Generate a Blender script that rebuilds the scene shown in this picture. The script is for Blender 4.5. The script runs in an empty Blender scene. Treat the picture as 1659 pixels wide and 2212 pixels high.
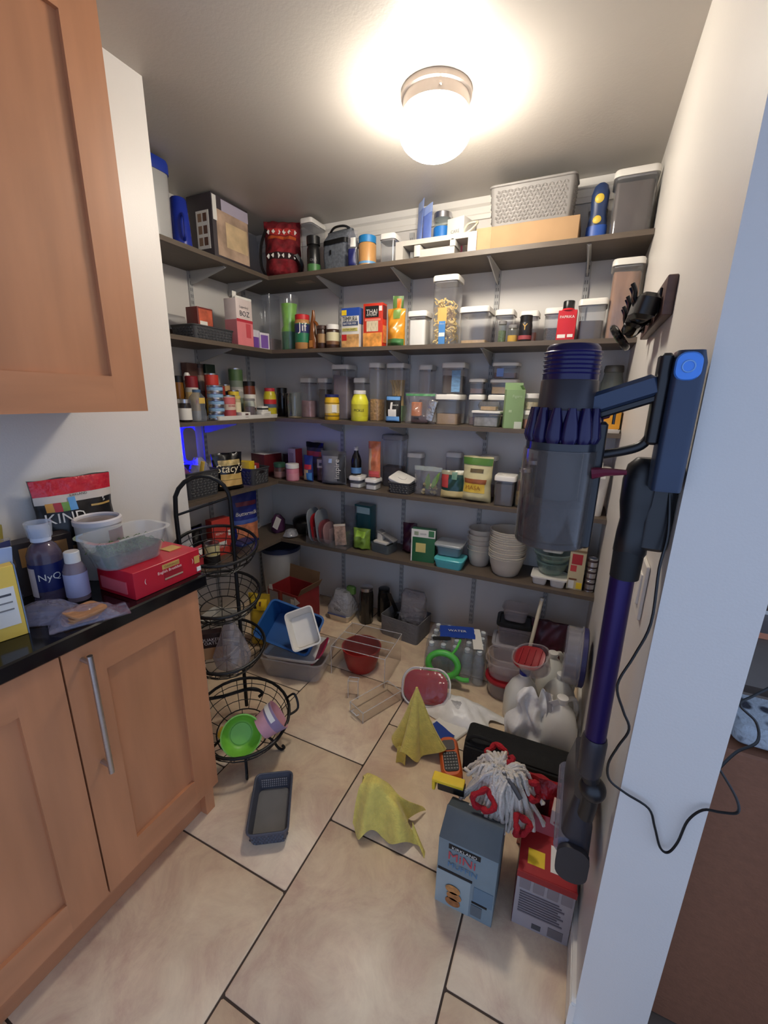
import bpy, math, random
from mathutils import Matrix, Vector, Euler
PI = math.pi
rnd = random.Random(7)
sc = bpy.context.scene
COL = sc.collection

# ---------------------------------------------------------------- camera
FPX, IW, IH = 907.4, 1659.0, 2212.0            # focal length in pixels of the photographed frame
cam_d = bpy.data.cameras.new('camera')
cam_d.sensor_fit = 'VERTICAL'; cam_d.sensor_height = 36.0
cam_d.lens = FPX * 36.0 / IH
cam_d.clip_start = 0.02
cam = bpy.data.objects.new('camera', cam_d); COL.objects.link(cam)
yaw, pitch, roll = 0.43176, 0.26783, 0.01883
fwd = Vector((-math.sin(yaw)*math.cos(pitch), math.cos(yaw)*math.cos(pitch), -math.sin(pitch)))
rgt = Vector((math.cos(yaw), math.sin(yaw), 0)); up = rgt.cross(fwd)
r2 = rgt*math.cos(roll) + up*math.sin(roll); u2 = up*math.cos(roll) - rgt*math.sin(roll)
cam.matrix_world = Matrix(((r2.x, u2.x, -fwd.x, 0.0), (r2.y, u2.y, -fwd.y, 0.0), (r2.z, u2.z, -fwd.z, 1.46), (0, 0, 0, 1)))
sc.camera = cam

# ---------------------------------------------------------------- world daylight (the kitchen behind the camera is open to it)
wd = bpy.data.worlds.new('daylight'); sc.world = wd; wd.use_nodes = True
bgn = wd.node_tree.nodes['Background']
bgn.inputs[0].default_value = (0.49, 0.64, 0.97, 1); bgn.inputs[1].default_value = 0.47
LAMP_STRENGTH = 29.0
LAMP_COLOUR = (1.0, 0.92, 0.80)

# ---------------------------------------------------------------- exposure
vs = sc.view_settings
vs.view_transform = 'Standard'; vs.look = 'None'; vs.gamma = 1.0; vs.exposure = 1.5; vs.use_curve_mapping = False
try:
    sc.cycles.transparent_max_bounces = 40
    sc.cycles.max_bounces = 8
    sc.cycles.caustics_reflective = False; sc.cycles.caustics_refractive = False
    sc.cycles.sample_clamp_indirect = 4.0; sc.cycles.adaptive_threshold = 0.08; sc.cycles.use_light_tree = False
except Exception:
    pass

# ---------------------------------------------------------------- materials
MATS = {}
def s2l(c):
    return tuple(((v/255.0)/12.92 if v/255.0 <= 0.04045 else ((v/255.0+0.055)/1.055)**2.4) for v in c)
def mat(name, rgb, rough=0.5, metal=0.0, var=0.06, scale=18.0, bump=0.0, bscale=60.0, coat=0.0, emit=0.0, stretch=None, sheen=0.0, trans=0.0):
    """Principled material; rgb is the surface colour in 0-255 sRGB; a noise varies it a little."""
    if name in MATS: return MATS[name]
    m = bpy.data.materials.new(name); m.use_nodes = True; nt = m.node_tree; N = nt.nodes; L = nt.links
    b = N['Principled BSDF']; c = s2l(rgb)
    b.inputs['Roughness'].default_value = rough; b.inputs['Metallic'].default_value = metal
    b.inputs['Base Color'].default_value = (*c, 1)
    if coat: b.inputs['Coat Weight'].default_value = coat
    if sheen: b.inputs['Sheen Weight'].default_value = sheen
    if trans: b.inputs['Subsurface Weight'].default_value = trans; b.inputs['Subsurface Radius'].default_value = (.02, .02, .02)
    if emit:
        b.inputs['Emission Color'].default_value = (*c, 1); b.inputs['Emission Strength'].default_value = emit
    tc = None
    if var or bump:
        tc = N.new('ShaderNodeTexCoord')
        mp = N.new('ShaderNodeMapping'); L.new(tc.outputs['Object'], mp.inputs[0])
        if stretch: mp.inputs['Scale'].default_value = stretch
    if var:
        n = N.new('ShaderNodeTexNoise'); n.inputs['Scale'].default_value = scale; n.inputs['Detail'].default_value = 3
        L.new(mp.outputs[0], n.inputs['Vector'])
        r = N.new('ShaderNodeMapRange'); r.inputs[1].default_value = 0.3; r.inputs[2].default_value = 0.7
        r.inputs[3].default_value = 1-var; r.inputs[4].default_value = 1+var
        L.new(n.outputs[0], r.inputs[0])
        hs = N.new('ShaderNodeHueSaturation'); hs.inputs['Color'].default_value = (*c, 1)
        L.new(r.outputs[0], hs.inputs['Value']); L.new(hs.outputs[0], b.inputs['Base Color'])
    if bump:
        n2 = N.new('ShaderNodeTexNoise'); n2.inputs['Scale'].default_value = bscale; n2.inputs['Detail'].default_value = 2
        L.new(mp.outputs[0], n2.inputs['Vector'])
        bp = N.new('ShaderNodeBump'); bp.inputs['Strength'].default_value = bump; bp.inputs['Distance'].default_value = 0.01
        L.new(n2.outputs[0], bp.inputs['Height']); L.new(bp.outputs[0], b.inputs['Normal'])
    MATS[name] = m; return m
def clear(name, rgb=(238, 240, 243), opacity=0.035, rough=0.08, bump=0.0, bscale=30.0):
    """Thin clear plastic: transparent, with a fresnel gloss and a little body colour."""
    if name in MATS: return MATS[name]
    m = bpy.data.materials.new(name); m.use_nodes = True; nt = m.node_tree; N = nt.nodes; L = nt.links
    for n in list(N): N.remove(n)
    c = s2l(rgb)
    out = N.new('ShaderNodeOutputMaterial'); mx = N.new('ShaderNodeMixShader'); m2 = N.new('ShaderNodeMixShader'); tr = N.new('ShaderNodeBsdfTransparent')
    pr = N.new('ShaderNodeBsdfPrincipled'); gl = N.new('ShaderNodeBsdfGlossy'); lw = N.new('ShaderNodeLayerWeight'); lw.inputs[0].default_value = .5; pw = N.new('ShaderNodeMath'); pw.operation = 'POWER'; pw.inputs[1].default_value = 3.0; fr = N.new('ShaderNodeMath'); fr.operation = 'MULTIPLY_ADD'; fr.inputs[1].default_value = .60; fr.inputs[2].default_value = .022
    L.new(lw.outputs['Facing'], pw.inputs[0]); L.new(pw.outputs[0], fr.inputs[0]); gl.inputs['Roughness'].default_value = rough; gl.inputs['Color'].default_value = (.95, .95, .95, 1)
    tr.inputs[0].default_value = (*[0.75+0.25*v for v in c], 1)
    pr.inputs['Base Color'].default_value = (*c, 1); pr.inputs['Roughness'].default_value = .6
    mx.inputs[0].default_value = opacity; L.new(tr.outputs[0], mx.inputs[1]); L.new(pr.outputs[0], mx.inputs[2])
    L.new(fr.outputs[0], m2.inputs[0]); L.new(mx.outputs[0], m2.inputs[1]); L.new(gl.outputs[0], m2.inputs[2]); L.new(m2.outputs[0], out.inputs[0])
    if bump:
        tc = N.new('ShaderNodeTexCoord'); n2 = N.new('ShaderNodeTexNoise'); n2.inputs['Scale'].default_value = bscale
        bp = N.new('ShaderNodeBump'); bp.inputs['Strength'].default_value = bump; bp.inputs['Distance'].default_value = 0.02
        L.new(tc.outputs['Object'], n2.inputs['Vector']); L.new(n2.outputs[0], bp.inputs['Height'])
        L.new(bp.outputs[0], pr.inputs['Normal']); L.new(bp.outputs[0], gl.inputs['Normal']); L.new(bp.outputs[0], lw.inputs['Normal'])
    MATS[name] = m; return m
def col(*rgb, rough=0.45):
    return mat('paint_%d_%d_%d_%d' % (*rgb, int(rough*100)), rgb, rough=rough, var=0.04)

WHITE = mat('white_plastic', (226, 222, 214), 0.35, var=0.02)
OFFWH = mat('offwhite_plastic', (205, 200, 190), 0.45, var=0.03)
BLACK = mat('black_plastic', (16, 16, 17), 0.35, var=0.05)
DARK = mat('charcoal_plastic', (42, 42, 46), 0.5, var=0.08)
GASKET = clear('gasket_grey', (170, 165, 165), 0.45)
CLEAR = clear('clear_plastic')
CLEARG = clear('clear_glass', (225, 235, 232), 0.02, 0.03)
FROST = clear('frosted_plastic', (225, 224, 222), 0.30, 0.35)
FILM = clear('plastic_film', (215, 215, 225), 0.10, 0.12, bump=0.8, bscale=26)
STEEL = mat('brushed_steel', (190, 190, 195), 0.3, 1.0, var=0.05, stretch=(1, 1, 20))
SILVER = mat('silver_lid', (200, 200, 205), 0.3, 1.0, var=0.03)

# ---------------------------------------------------------------- geometry: (verts, faces) tuples
def ring(pts, z): return [(x, y, z) for x, y in pts]
def rrect(w, d, r=0.01, n=3):
    r = min(r, w/2-1e-5, d/2-1e-5); o = []
    for cx, cy, a0 in ((w/2-r, d/2-r, 0), (-w/2+r, d/2-r, PI/2), (-w/2+r, -d/2+r, PI), (w/2-r, -d/2+r, 1.5*PI)):
        for i in range(n+1):
            a = a0 + i*PI/2/n; o.append((cx+r*math.cos(a), cy+r*math.sin(a)))
    return o
def circ(r, n=20, sx=1, sy=1): return [(r*sx*math.cos(2*PI*i/n), r*sy*math.sin(2*PI*i/n)) for i in range(n)]
def loft(rings, cap0=True, cap1=True, closed=True):
    v = [p for r in rings for p in r]; n = len(rings[0]); f = []
    for k in range(len(rings)-1):
        for i in range(n if closed else n-1):
            j = (i+1) % n; f.append((k*n+i, k*n+j, (k+1)*n+j, (k+1)*n+i))
    if cap0: f.append(tuple(reversed(range(n))))
    if cap1: f.append(tuple(range((len(rings)-1)*n, len(rings)*n)))
    return v, f
def lathe(prof, n=20, cap0=True, cap1=True): return loft([ring(circ(max(r, 1e-4), n), z) for r, z in prof], cap0, cap1)
def rbox(w, d, h, r=0.002, c=0.0, n=2, z=0.0):
    """box on z with rounded vertical edges and a small chamfer c on top and bottom"""
    if c: return loft([ring(rrect(w-2*c, d-2*c, max(r-c, .0005), n), z), ring(rrect(w, d, r, n), z+c), ring(rrect(w, d, r, n), z+h-c), ring(rrect(w-2*c, d-2*c, max(r-c, .0005), n), z+h)])
    return loft([ring(rrect(w, d, r, n), z), ring(rrect(w, d, r, n), z+h)])
def box(x0, x1, y0, y1, z0, z1):
    v = [(x, y, z) for z in (z0, z1) for x, y in ((x0, y0), (x1, y0), (x1, y1), (x0, y1))]
    return v, [(0, 3, 2, 1), (4, 5, 6, 7), (0, 1, 5, 4), (1, 2, 6, 5), (2, 3, 7, 6), (3, 0, 4, 7)]
def tub(w, d, h, r=0.012, t=0.0022, taper=1.0, rim=0.0, n=3):
    """open container: outer wall, rim, inner wall, floor"""
    a, b = (w*taper, d*taper)
    rr = [ring(rrect(a, b, r, n), 0), ring(rrect(w, d, r, n), h)]
    if rim: rr += [ring(rrect(w+2*rim, d+2*rim, r+rim, n), h), ring(rrect(w+2*rim, d+2*rim, r+rim, n), h+t)]
    rr += [ring(rrect(w-2*t, d-2*t, max(r-t, .001), n), h+(t if rim else 0)), ring(rrect(a-2*t, b-2*t, max(r-t, .001), n), t)]
    return loft(rr)
def bowl(r0, r1, h, t=0.0025, n=24, lip=0.0):
    p = [(r0, 0), (r0+(r1-r0)*.35, h*.12), (r0+(r1-r0)*.8, h*.6), (r1, h)]
    if lip: p += [(r1+lip, h), (r1+lip, h+t)]
    p += [(r1-t, h+(t if lip else 0)), (r0+(r1-r0)*.8-t, h*.6), (r0+(r1-r0)*.35-t, h*.12+t), (max(r0-t, .002), t)]
    return lathe(p, n)
def tube(path, r, n=8, closed=False):
    P = [Vector(p) for p in path]; rings = []; m = len(P); prev = None
    for i, p in enumerate(P):
        if closed: t = P[(i+1) % m]-P[i-1]
        else: t = P[min(i+1, m-1)]-P[max(i-1, 0)]
        t.normalize()
        a = prev if prev is not None else (Vector((0, 0, 1)) if abs(t.z) < .9 else Vector((1, 0, 0)))
        x = a - t*a.dot(t)
        if x.length < 1e-6: x = Vector((1, 0, 0)) - t*t.x
        x.normalize(); prev = x; y = t.cross(x)
        rad = r[i] if isinstance(r, (list, tuple)) else r
        rings.append([tuple(p + x*rad*math.cos(2*PI*k/n) + y*rad*math.sin(2*PI*k/n)) for k in range(n)])
    if closed: rings.append(rings[0]); return loft(rings, False, False)
    return loft(rings)
def smooth_path(pts, k=6, closed=False):
    """Catmull-Rom through the points"""
    P = [Vector(p) for p in pts]; o = []; m = len(P)
    for i in range(m if closed else m-1):
        g = lambda j: P[j % m] if closed else P[min(max(j, 0), m-1)]
        a, b, c, d = g(i-1), g(i), g(i+1), g(i+2)
        for s in range(k):
            t = s/k
            o.append(tuple(0.5*((2*b)+(c-a)*t+(2*a-5*b+4*c-d)*t*t+(3*b-a-3*c+d)*t**3)))
    if not closed: o.append(tuple(P[-1]))
    return o
def arc_pts(cx, cy, z, r, a0, a1, n): return [(cx+r*math.cos(a0+(a1-a0)*i/n), cy+r*math.sin(a0+(a1-a0)*i/n), z) for i in range(n+1)]
def tr(g, loc=(0, 0, 0), rot=(0, 0, 0), s=(1, 1, 1)):
    M = Matrix.Translation(loc) @ Euler(rot).to_matrix().to_4x4() @ Matrix.Diagonal((*s, 1))
    return [tuple(M @ Vector(p)) for p in g[0]], g[1]
def cat(*gs):
    v, f = [], []
    for g in gs:
        o = len(v); v += list(g[0]); f += [tuple(i+o for i in q) for q in g[1]]
    return v, f
def sheet(fn, nu, nv, t=0.0):
    """surface fn(u,v)->point; closed with thickness t along the face normal when t>0"""
    v = [Vector(fn(i/nu, j/nv)) for j in range(nv+1) for i in range(nu+1)]
    idx = lambda i, j: j*(nu+1)+i
    f = [(idx(i, j), idx(i+1, j), idx(i+1, j+1), idx(i, j+1)) for j in range(nv) for i in range(nu)]
    if not t: return [tuple(p) for p in v], f
    nrm = []
    for j in range(nv+1):
        for i in range(nu+1):
            a = v[idx(min(i+1, nu), j)]-v[idx(max(i-1, 0), j)]; b = v[idx(i, min(j+1, nv))]-v[idx(i, max(j-1, 0))]
            c = a.cross(b); nrm.append(c.normalized() if c.length > 1e-9 else Vector((0, 0, 1)))
    m = len(v); w = [p-nn*t for p, nn in zip(v, nrm)]
    f2 = [tuple(reversed([q+m for q in g])) for g in f]
    bd = [idx(i, 0) for i in range(nu)]+[idx(nu, j) for j in range(nv)]+[idx(i, nv) for i in range(nu, 0, -1)]+[idx(0, j) for j in range(nv, 0, -1)]
    f3 = [(bd[(k+1) % len(bd)], bd[k], bd[k]+m, bd[(k+1) % len(bd)]+m) for k in range(len(bd))]
    return [tuple(p) for p in v]+[tuple(p) for p in w], f+f2+f3
def wob(x, y, s): return (math.sin(x*1.7+s)+math.sin(y*2.3+s*1.9)+math.sin((x+y)*1.3+s*.7)+math.sin((x-y)*2.9+s*2.1))*.25

# ---------------------------------------------------------------- objects
MESHES = {}
def obj(name, g, m, parent=None, loc=(0, 0, 0), rot=(0, 0, 0), sharp=40, kind=None, label=None, key=None):
    if key is not None and key in MESHES: me = MESHES[key]
    else:
        me = bpy.data.meshes.new(name); me.from_pydata([tuple(p) for p in g[0]], [], g[1]); me.update()
        for p in me.polygons: p.use_smooth = True
        me.set_sharp_from_angle(angle=math.radians(sharp))
        me.materials.append(m)
        if key is not None: MESHES[key] = me
    o = bpy.data.objects.new(name, me); COL.objects.link(o)
    o.location = loc; o.rotation_euler = rot
    if parent is not None: o.parent = parent
    if kind: o['kind'] = kind
    if label: o['label'] = label
    return o
def tag(o, label, cat_, group=None, kind=None):
    o['label'] = label; o['category'] = cat_
    if group: o['group'] = group
    if kind: o['kind'] = kind
    return o
def thing(name, label, cat_, loc=(0, 0, 0), rot=0.0, group=None):
    o = bpy.data.objects.new(name, None); COL.objects.link(o); o.empty_display_size = .05
    o.location = loc; o.rotation_euler = rot if isinstance(rot, (tuple, list)) else (0, 0, rot)
    return tag(o, label, cat_, group)
def struct(name, g, m, label=None, parent=None):
    o = obj(name, g, m, parent)
    o['kind'] = 'structure'
    if label: o['label'] = label
    return o
def dup(root, loc, rot=None, label=None):
    r = root.copy(); COL.objects.link(r); r.location = loc
    if rot is not None: r.rotation_euler = rot
    if label: r['label'] = label
    for ch in root.children:
        c = ch.copy(); COL.objects.link(c); c.parent = r
        for g in ch.children:
            d = g.copy(); COL.objects.link(d); d.parent = c
    return r
TXT = {}
def text_geo(s, w, h=None, extr=0.0003, shear=0.0):
    """lettering w metres wide centred on the origin in the XZ plane, facing -y"""
    if s not in TXT:
        cu = bpy.data.curves.new('lettering', 'FONT'); cu.body = s; cu.align_x = 'CENTER'; cu.align_y = 'CENTER'; cu.resolution_u = 2
        cu.space_line = .85
        o = bpy.data.objects.new('lettering_tmp', cu); COL.objects.link(o)
        me = bpy.data.meshes.new_from_object(o.evaluated_get(bpy.context.evaluated_depsgraph_get()))
        TXT[s] = ([tuple(v.co) for v in me.vertices], [tuple(p.vertices) for p in me.polygons])
        bpy.data.objects.remove(o); bpy.data.curves.remove(cu); bpy.data.meshes.remove(me)
    v, f = TXT[s]
    x0 = min(p[0] for p in v); x1 = max(p[0] for p in v); y0 = min(p[1] for p in v); y1 = max(p[1] for p in v)
    k = w/(x1-x0); kz = k if h is None else h/(y1-y0)
    front = [((p[0]-(x0+x1)/2)*k+(p[1]-(y0+y1)/2)*kz*shear, -extr, (p[1]-(y0+y1)/2)*kz) for p in v]
    return front, f
def lettering(s, w, m, parent, loc, rot=(0, 0, 0), h=None, shear=0.0, wrap=None, fn=None):
    g = text_geo(s, w, h, shear=shear)
    if wrap: g = ([((wrap-y)*math.sin(x/wrap), -(wrap-y)*math.cos(x/wrap), z) for x, y, z in g[0]], g[1])
    if fn: g = ([fn(x+loc[0], z+loc[2]) for x, y, z in g[0]], g[1]); loc = (0, 0, 0)
    return obj('lettering', g, m, parent, loc, rot)
INK = mat('black_ink', (20, 18, 18), 0.6, var=0)
PAPER = mat('white_print', (228, 224, 215), 0.6, var=0.02)

# ---------------------------------------------------------------- item kinds
def panel(name, face, u0, u1, v0, v1, w, d, h, m, parent, e=0.0006):
    """thin printed panel proud of a carton face; u,v are fractions of that face"""
    if face == 'f': g = box(-w/2+u0*w, -w/2+u1*w, -d/2-e, -d/2, v0*h, v1*h)
    elif face == 'r': g = box(w/2, w/2+e, -d/2+u0*d, -d/2+u1*d, v0*h, v1*h)
    elif face == 'l': g = box(-w/2-e, -w/2, d/2-u1*d, d/2-u0*d, v0*h, v1*h)
    else: g = box(-w/2+u0*w, -w/2+u1*w, -d/2+v0*d, -d/2+v1*d, h, h+e)
    return obj(name, g, m, parent)
def carton(name, label, pos, size, m, rot=0.0, panels=(), texts=(), cat_='box', flap=None, group=None):
    """pos = base centre; the front faces local -y. panels: (name, face, u0,u1,v0,v1, mat); texts: (string, width fraction, u, v, mat[, height])"""
    w, d, h = size; t = thing(name, label, cat_, pos, rot, group)
    obj('body', rbox(w, d, h, .002, .001), m, t)
    for i, p in enumerate(panels): panel(p[0], p[1], *p[2:6], w, d, h, p[6], t, .0006+.0003*i)
    for s in texts:
        lettering(s[0], s[1]*w, s[4], t, (-w/2+s[2]*w, -d/2-.0008-.0003*len(panels), s[3]*h), h=(s[5]*h if len(s) > 5 else None))
    if flap: flap(t, w, d, h)
    return t
def pop(label, pos, size, fill=None, fh=0.4, rot=0.0, r=0.014, name='storage_container', lid=None, body=None, button=True, group=None, extra=None, lh=None):
    """clear square storage canister with a white push-button lid"""
    w, d, h = size; t = thing(name, label, 'container', pos, rot, group)
    lh = lh or min(.026, h*.22); bh = h-lh
    obj('body', tub(w*.93, d*.93, bh, r, .002, .96), body or CLEAR, t)
    obj('gasket', rbox(w*.9, d*.9, .007, r, z=bh-.0075), GASKET, t)
    ld = obj('lid', loft([ring(rrect(w, d, r+.003, 4), bh), ring(rrect(w, d, r+.003, 4), bh+lh*.75), ring(rrect(w-.008, d-.008, r, 4), bh+lh)]), lid or WHITE, t)
    if button: obj('button', lathe([(min(w, d)*.2, bh+lh), (min(w, d)*.19, bh+lh+.0025)], 16), lid or WHITE, ld)
    if fill is not None:
        k = max(.006, (bh-.012)*fh); a, b2 = w*.93*.95-.006, d*.93*.95-.006
        rr = rrect(a, b2, r*.8, 3)
        top = [(x, y, .003+k*(1+.05*wob(x*60, y*60, w*99))) for x, y in rr]
        obj('contents', loft([ring(rr, .003), top]), fill, t)
    if extra: extra(t, w, d, h)
    return t
def jar(label, pos, rad, h, body, lid=None, lidh=0.014, lidr=None, labelm=None, lab=(0.2, 0.7), fill=None, fh=0.6, neck=0.9, name='jar', cat_='jar', word=None, wordm=None, rot=0.0, shoulder=0.82, group=None, ww=1.2, lab2=None):
    """lathe jar: body, lid, wrap label, contents; rot turns the label's front"""
    t = thing(name, label, cat_, pos, rot, group); bh = h-lidh if lid else h
    hollow = fill is not None
    prof = [(rad*.92, 0), (rad, h*.03), (rad, bh*shoulder), (rad*(.5+.5*neck), bh*(shoulder+1)/2), (rad*neck, bh*.97), (rad*neck, bh)]
    if hollow: prof += [(rad*neck-.002, bh), (rad-.0025, bh*shoulder), (rad-.0025, h*.03)]
    obj('body', lathe(prof, 22), body, t)
    if lid: obj('lid', lathe([(lidr or rad*neck+.003, bh-.002), (lidr or rad*neck+.003, h-.002), ((lidr or rad*neck+.003)-.003, h)], 22), lid, t)
    if labelm: obj('label_wrap', lathe([(rad+.0006, bh*lab[0]), (rad+.0006, bh*lab[1])], 22, False, False), labelm, t)
    if lab2: obj('label_band', lathe([(rad+.0009, bh*lab2[0]), (rad+.0009, bh*lab2[1])], 22, False, False), lab2[2], t)
    if fill: obj('contents', lathe([(rad*.88, .004), (rad-.0035, h*.04), (rad-.0035, bh*shoulder*fh*.97), (rad*.5, bh*shoulder*fh)], 18), fill, t)
    if word: lettering(word, rad*ww, wordm or INK, t, (0, 0, bh*(lab[0]+lab[1])/2), wrap=rad+.0012)
    return t
def bag_fn(w, h, d, s=1.0, top=0.12, wr=0.006):
    def thick(x, z):
        u = max(-1, min(1, 2*x/w)); v = max(0, min(1, z/h))
        a = (1-abs(u)**3.2); b = min(1, v/.10)**.6*min(1, max(0, (1-v))/.55)**.75
        return d/2*(.10+.9*a*b) + wr*wob(x*38, z*30, s)*a
    return thick
def bag(label, pos, size, m, rot=0.0, s=1.0, patches=(), texts=(), name='food_bag', cat_='bag', wr=0.005, group=None, lean=0.0, crimp=None, film=False):
    """soft pouch standing on its base. patches: (name,u0,u1,v0,v1,mat) printed areas following the surface; texts: (string,width,u,v,mat)"""
    w, h, d = size; th = bag_fn(w, h, d, s, wr=wr)
    t = thing(name, label, cat_, pos, (lean, 0, rot), group)
    zz = lambda x, v: v*h*(1+.02*wob(x*25, 3, s)*v)
    nu, nv = 18, 20
    edge = lambda v: 1-.05*math.sin(v*PI)*(1+wob(v*9, 1, s))
    F = lambda u, v: ((u-.5)*w*edge(v), -th((u-.5)*w, v*h), zz((u-.5)*w, v))
    B = lambda u, v: ((.5-u)*w*edge(v), th((.5-u)*w, v*h)*.9, zz((.5-u)*w, v))
    a, b = sheet(F, nu, nv), sheet(B, nu, nv)
    # stitch the rim
    n = len(a[0]); g = cat(a, b); ix = lambda i, j: j*(nu+1)+i
    st = [(ix(i+1, 0), ix(i, 0), n+ix(nu-i, 0), n+ix(nu-i-1, 0)) for i in range(nu)] + [(ix(i, nv), ix(i+1, nv), n+ix(nu-i-1, nv), n+ix(nu-i, nv)) for i in range(nu)]
    st += [(ix(nu, j), ix(nu, j+1), n+ix(0, j+1), n+ix(0, j))[::-1] for j in range(nv)] + [(ix(0, j), ix(0, j+1), n+ix(nu, j+1), n+ix(nu, j)) for j in range(nv)]
    obj('pouch', (g[0], g[1]+st), m, t, sharp=60)
    if crimp: obj('seal_strip', sheet(lambda u, v: ((u-.5)*w*1.0, -th((u-.5)*w, (.86+.14*v)*h)-.0012, zz((u-.5)*w, .86+.14*v)), nu, 3, .0005), crimp, t)
    for k, p in enumerate(patches):
        nm, u0, u1, v0, v1, pm = p; off = .0016+.0005*k
        obj(nm, sheet(lambda u, v: ((u0+(u1-u0)*u-.5)*w*edge(v0+(v1-v0)*v), -th((u0+(u1-u0)*u-.5)*w, (v0+(v1-v0)*v)*h)-off, zz(0, v0+(v1-v0)*v)), 14, 12, .0004), pm, t)
    for q in texts:
        lettering(q[0], q[1]*w, q[4], t, ((q[2]-.5)*w, 0, q[3]*h), fn=lambda x, z: (x, -th(x, z)-.0052, z), shear=(q[5] if len(q) > 5 else 0), h=(q[6]*h if len(q) > 6 else None))
    return t
def weave(w, h, nx, nz, p=0.005):
    """rows of small proud lozenges on a wall in the XZ plane facing -y, from z=0"""
    gs = []; cw, ch = w/nx, h/nz
    for j in range(nz):
        for i in range(nx):
            x = -w/2+(i+.5+(.25 if j % 2 else -.25))*cw; z = (j+.5)*ch
            if abs(x) > w/2-cw*.45: continue
            a = cw*.46; b = ch*.42; sk = ch*.2*(1 if (i+j) % 2 else -1)
            gs.append(([(x-a, 0, z-b+sk), (x+a, 0, z-b-sk), (x+a, 0, z+b-sk), (x-a, 0, z+b+sk), (x, -p, z)], [(0, 1, 4), (1, 2, 4), (2, 3, 4), (3, 0, 4)]))
    return cat(*gs)
def basket(label, pos, size, m, rot=0.0, nx=16, nz=6, taper=.9, name='woven_basket', cat_='basket', group=None, handle=False, rimr=.004, dark=None):
    w, d, h = size; t = thing(name, label, cat_, pos, rot, group); tilt = math.atan(w*(1-taper)/2/h); tl2 = math.atan(d*(1-taper)/2/h)
    obj('wall', tub(w, d, h, .02, .004, taper), m, t)
    rr = [(x, y, h) for x, y in rrect(w, d, .02, 4)]
    obj('rim', tube(rr, rimr, 6, True), m, t)
    wm = (w*(1+taper)/2)*.9; dm = (d*(1+taper)/2)*.9
    g1 = weave(wm, h*.82, nx, nz); n2 = max(3, int(nx*d/w)); g2 = weave(dm, h*.82, n2, nz)
    gs = [tr(g1, (0, -(w*0+d)*taper/2, h*.06), (-tl2*-1, 0, 0)), tr(g1, (0, d*taper/2, h*.06), (tl2, 0, PI)), tr(g2, (w*taper/2, 0, h*.06), (tilt, 0, PI/2)), tr(g2, (-w*taper/2, 0, h*.06), (tilt, 0, -PI/2))]
    obj('weave', cat(*gs), m, t, kind='stuff')
    if handle:
        obj('handle_hole', tr(lathe([(1, 0), (1, .002)], 18), (0, -d*(.5*taper+.5*(1-taper)*.78)-.001, h*.78), (PI/2+tl2, 0, 0), (w*.16, h*.10, 1)), dark or BLACK, t)
    return t
def bottle(label, pos, prof, m, name='bottle', cat_='bottle', cap=None, capm=None, labelm=None, lab=None, rot=0.0, word=None, wordm=None, group=None, sx=1.0, sy=1.0, n=20, ww=1.1):
    t = thing(name, label, cat_, pos, rot, group)
    S = lambda g: ([(x*sx, y*sy, z) for x, y, z in g[0]], g[1])
    obj('body', S(lathe(prof, n)), m, t)
    if cap: obj('cap', lathe(cap, 16), capm or WHITE, t)
    if lab:
        r = lab[0]; obj('label_wrap', S(lathe([(r+.0006, lab[1]), (r+.0006, lab[2])], n, False, False)), labelm, t)
        if word: lettering(word, r*ww, wordm or INK, t, (0, 0, (lab[1]+lab[2])/2), wrap=r*sy+.0012)
    return t

# ================================================================= the setting
XL, XR, YB, ZC = -2.06, 0.158, 2.45, 2.44       # pantry left wall, right wall, back wall, ceiling
XK, YK = -1.43, 1.18                             # kitchen wall face behind the cabinets and where it ends
YE, XE = 0.795, 0.297                            # end of the right wall and its far side
PAINT = mat('wall_paint', (217, 212, 205), 0.42, var=0.015, scale=3, bump=0.05, bscale=220)
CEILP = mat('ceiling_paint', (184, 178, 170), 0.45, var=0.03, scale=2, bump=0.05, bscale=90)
TRIMP = mat('trim_paint', (226, 221, 212), 0.35, var=0.01)
def floor_tile_mat():
    m = mat('beige_stone_tile', (176, 154, 128), 0.42, var=0.10, scale=5.0, bump=0.06, bscale=40)
    nt = m.node_tree; N = nt.nodes; L = nt.links
    tc = [n for n in N if n.type == 'TEX_COORD'][0]
    geo = N.new('ShaderNodeNewGeometry')
    n = N.new('ShaderNodeTexNoise'); n.inputs['Scale'].default_value = 5.5; n.inputs['Detail'].default_value = 8; n.inputs['Roughness'].default_value = .72; n.inputs['Distortion'].default_value = .6
    L.new(geo.outputs['Position'], n.inputs['Vector'])
    cr = N.new('ShaderNodeValToRGB'); ce = cr.color_ramp.elements
    ce[0].position = .30; ce[0].color = (*s2l((196, 162, 140)), 1); ce[1].position = .70; ce[1].color = (*s2l((232, 212, 180)), 1)
    e = ce.new(.50); e.color = (*s2l((218, 194, 164)), 1)
    L.new(n.outputs[0], cr.inputs[0])
    hs = [q for q in N if q.type == 'HUE_SAT'][0]; L.new(cr.outputs[0], hs.inputs['Color'])
    return m
TILE = floor_tile_mat()
GROUT = mat('dark_grout', (72, 58, 48), 0.9, var=0.1)
FX0, FX1, FY0, FY1 = XL, XR+.14, -1.3, YB
fl = struct('floor', box(FX0-.1, FX1, FY0, FY1+.1, -.06, -.003), GROUT, 'dark grout bed of the beige tiled pantry floor')
px_, py_ = .502, .5075
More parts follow.
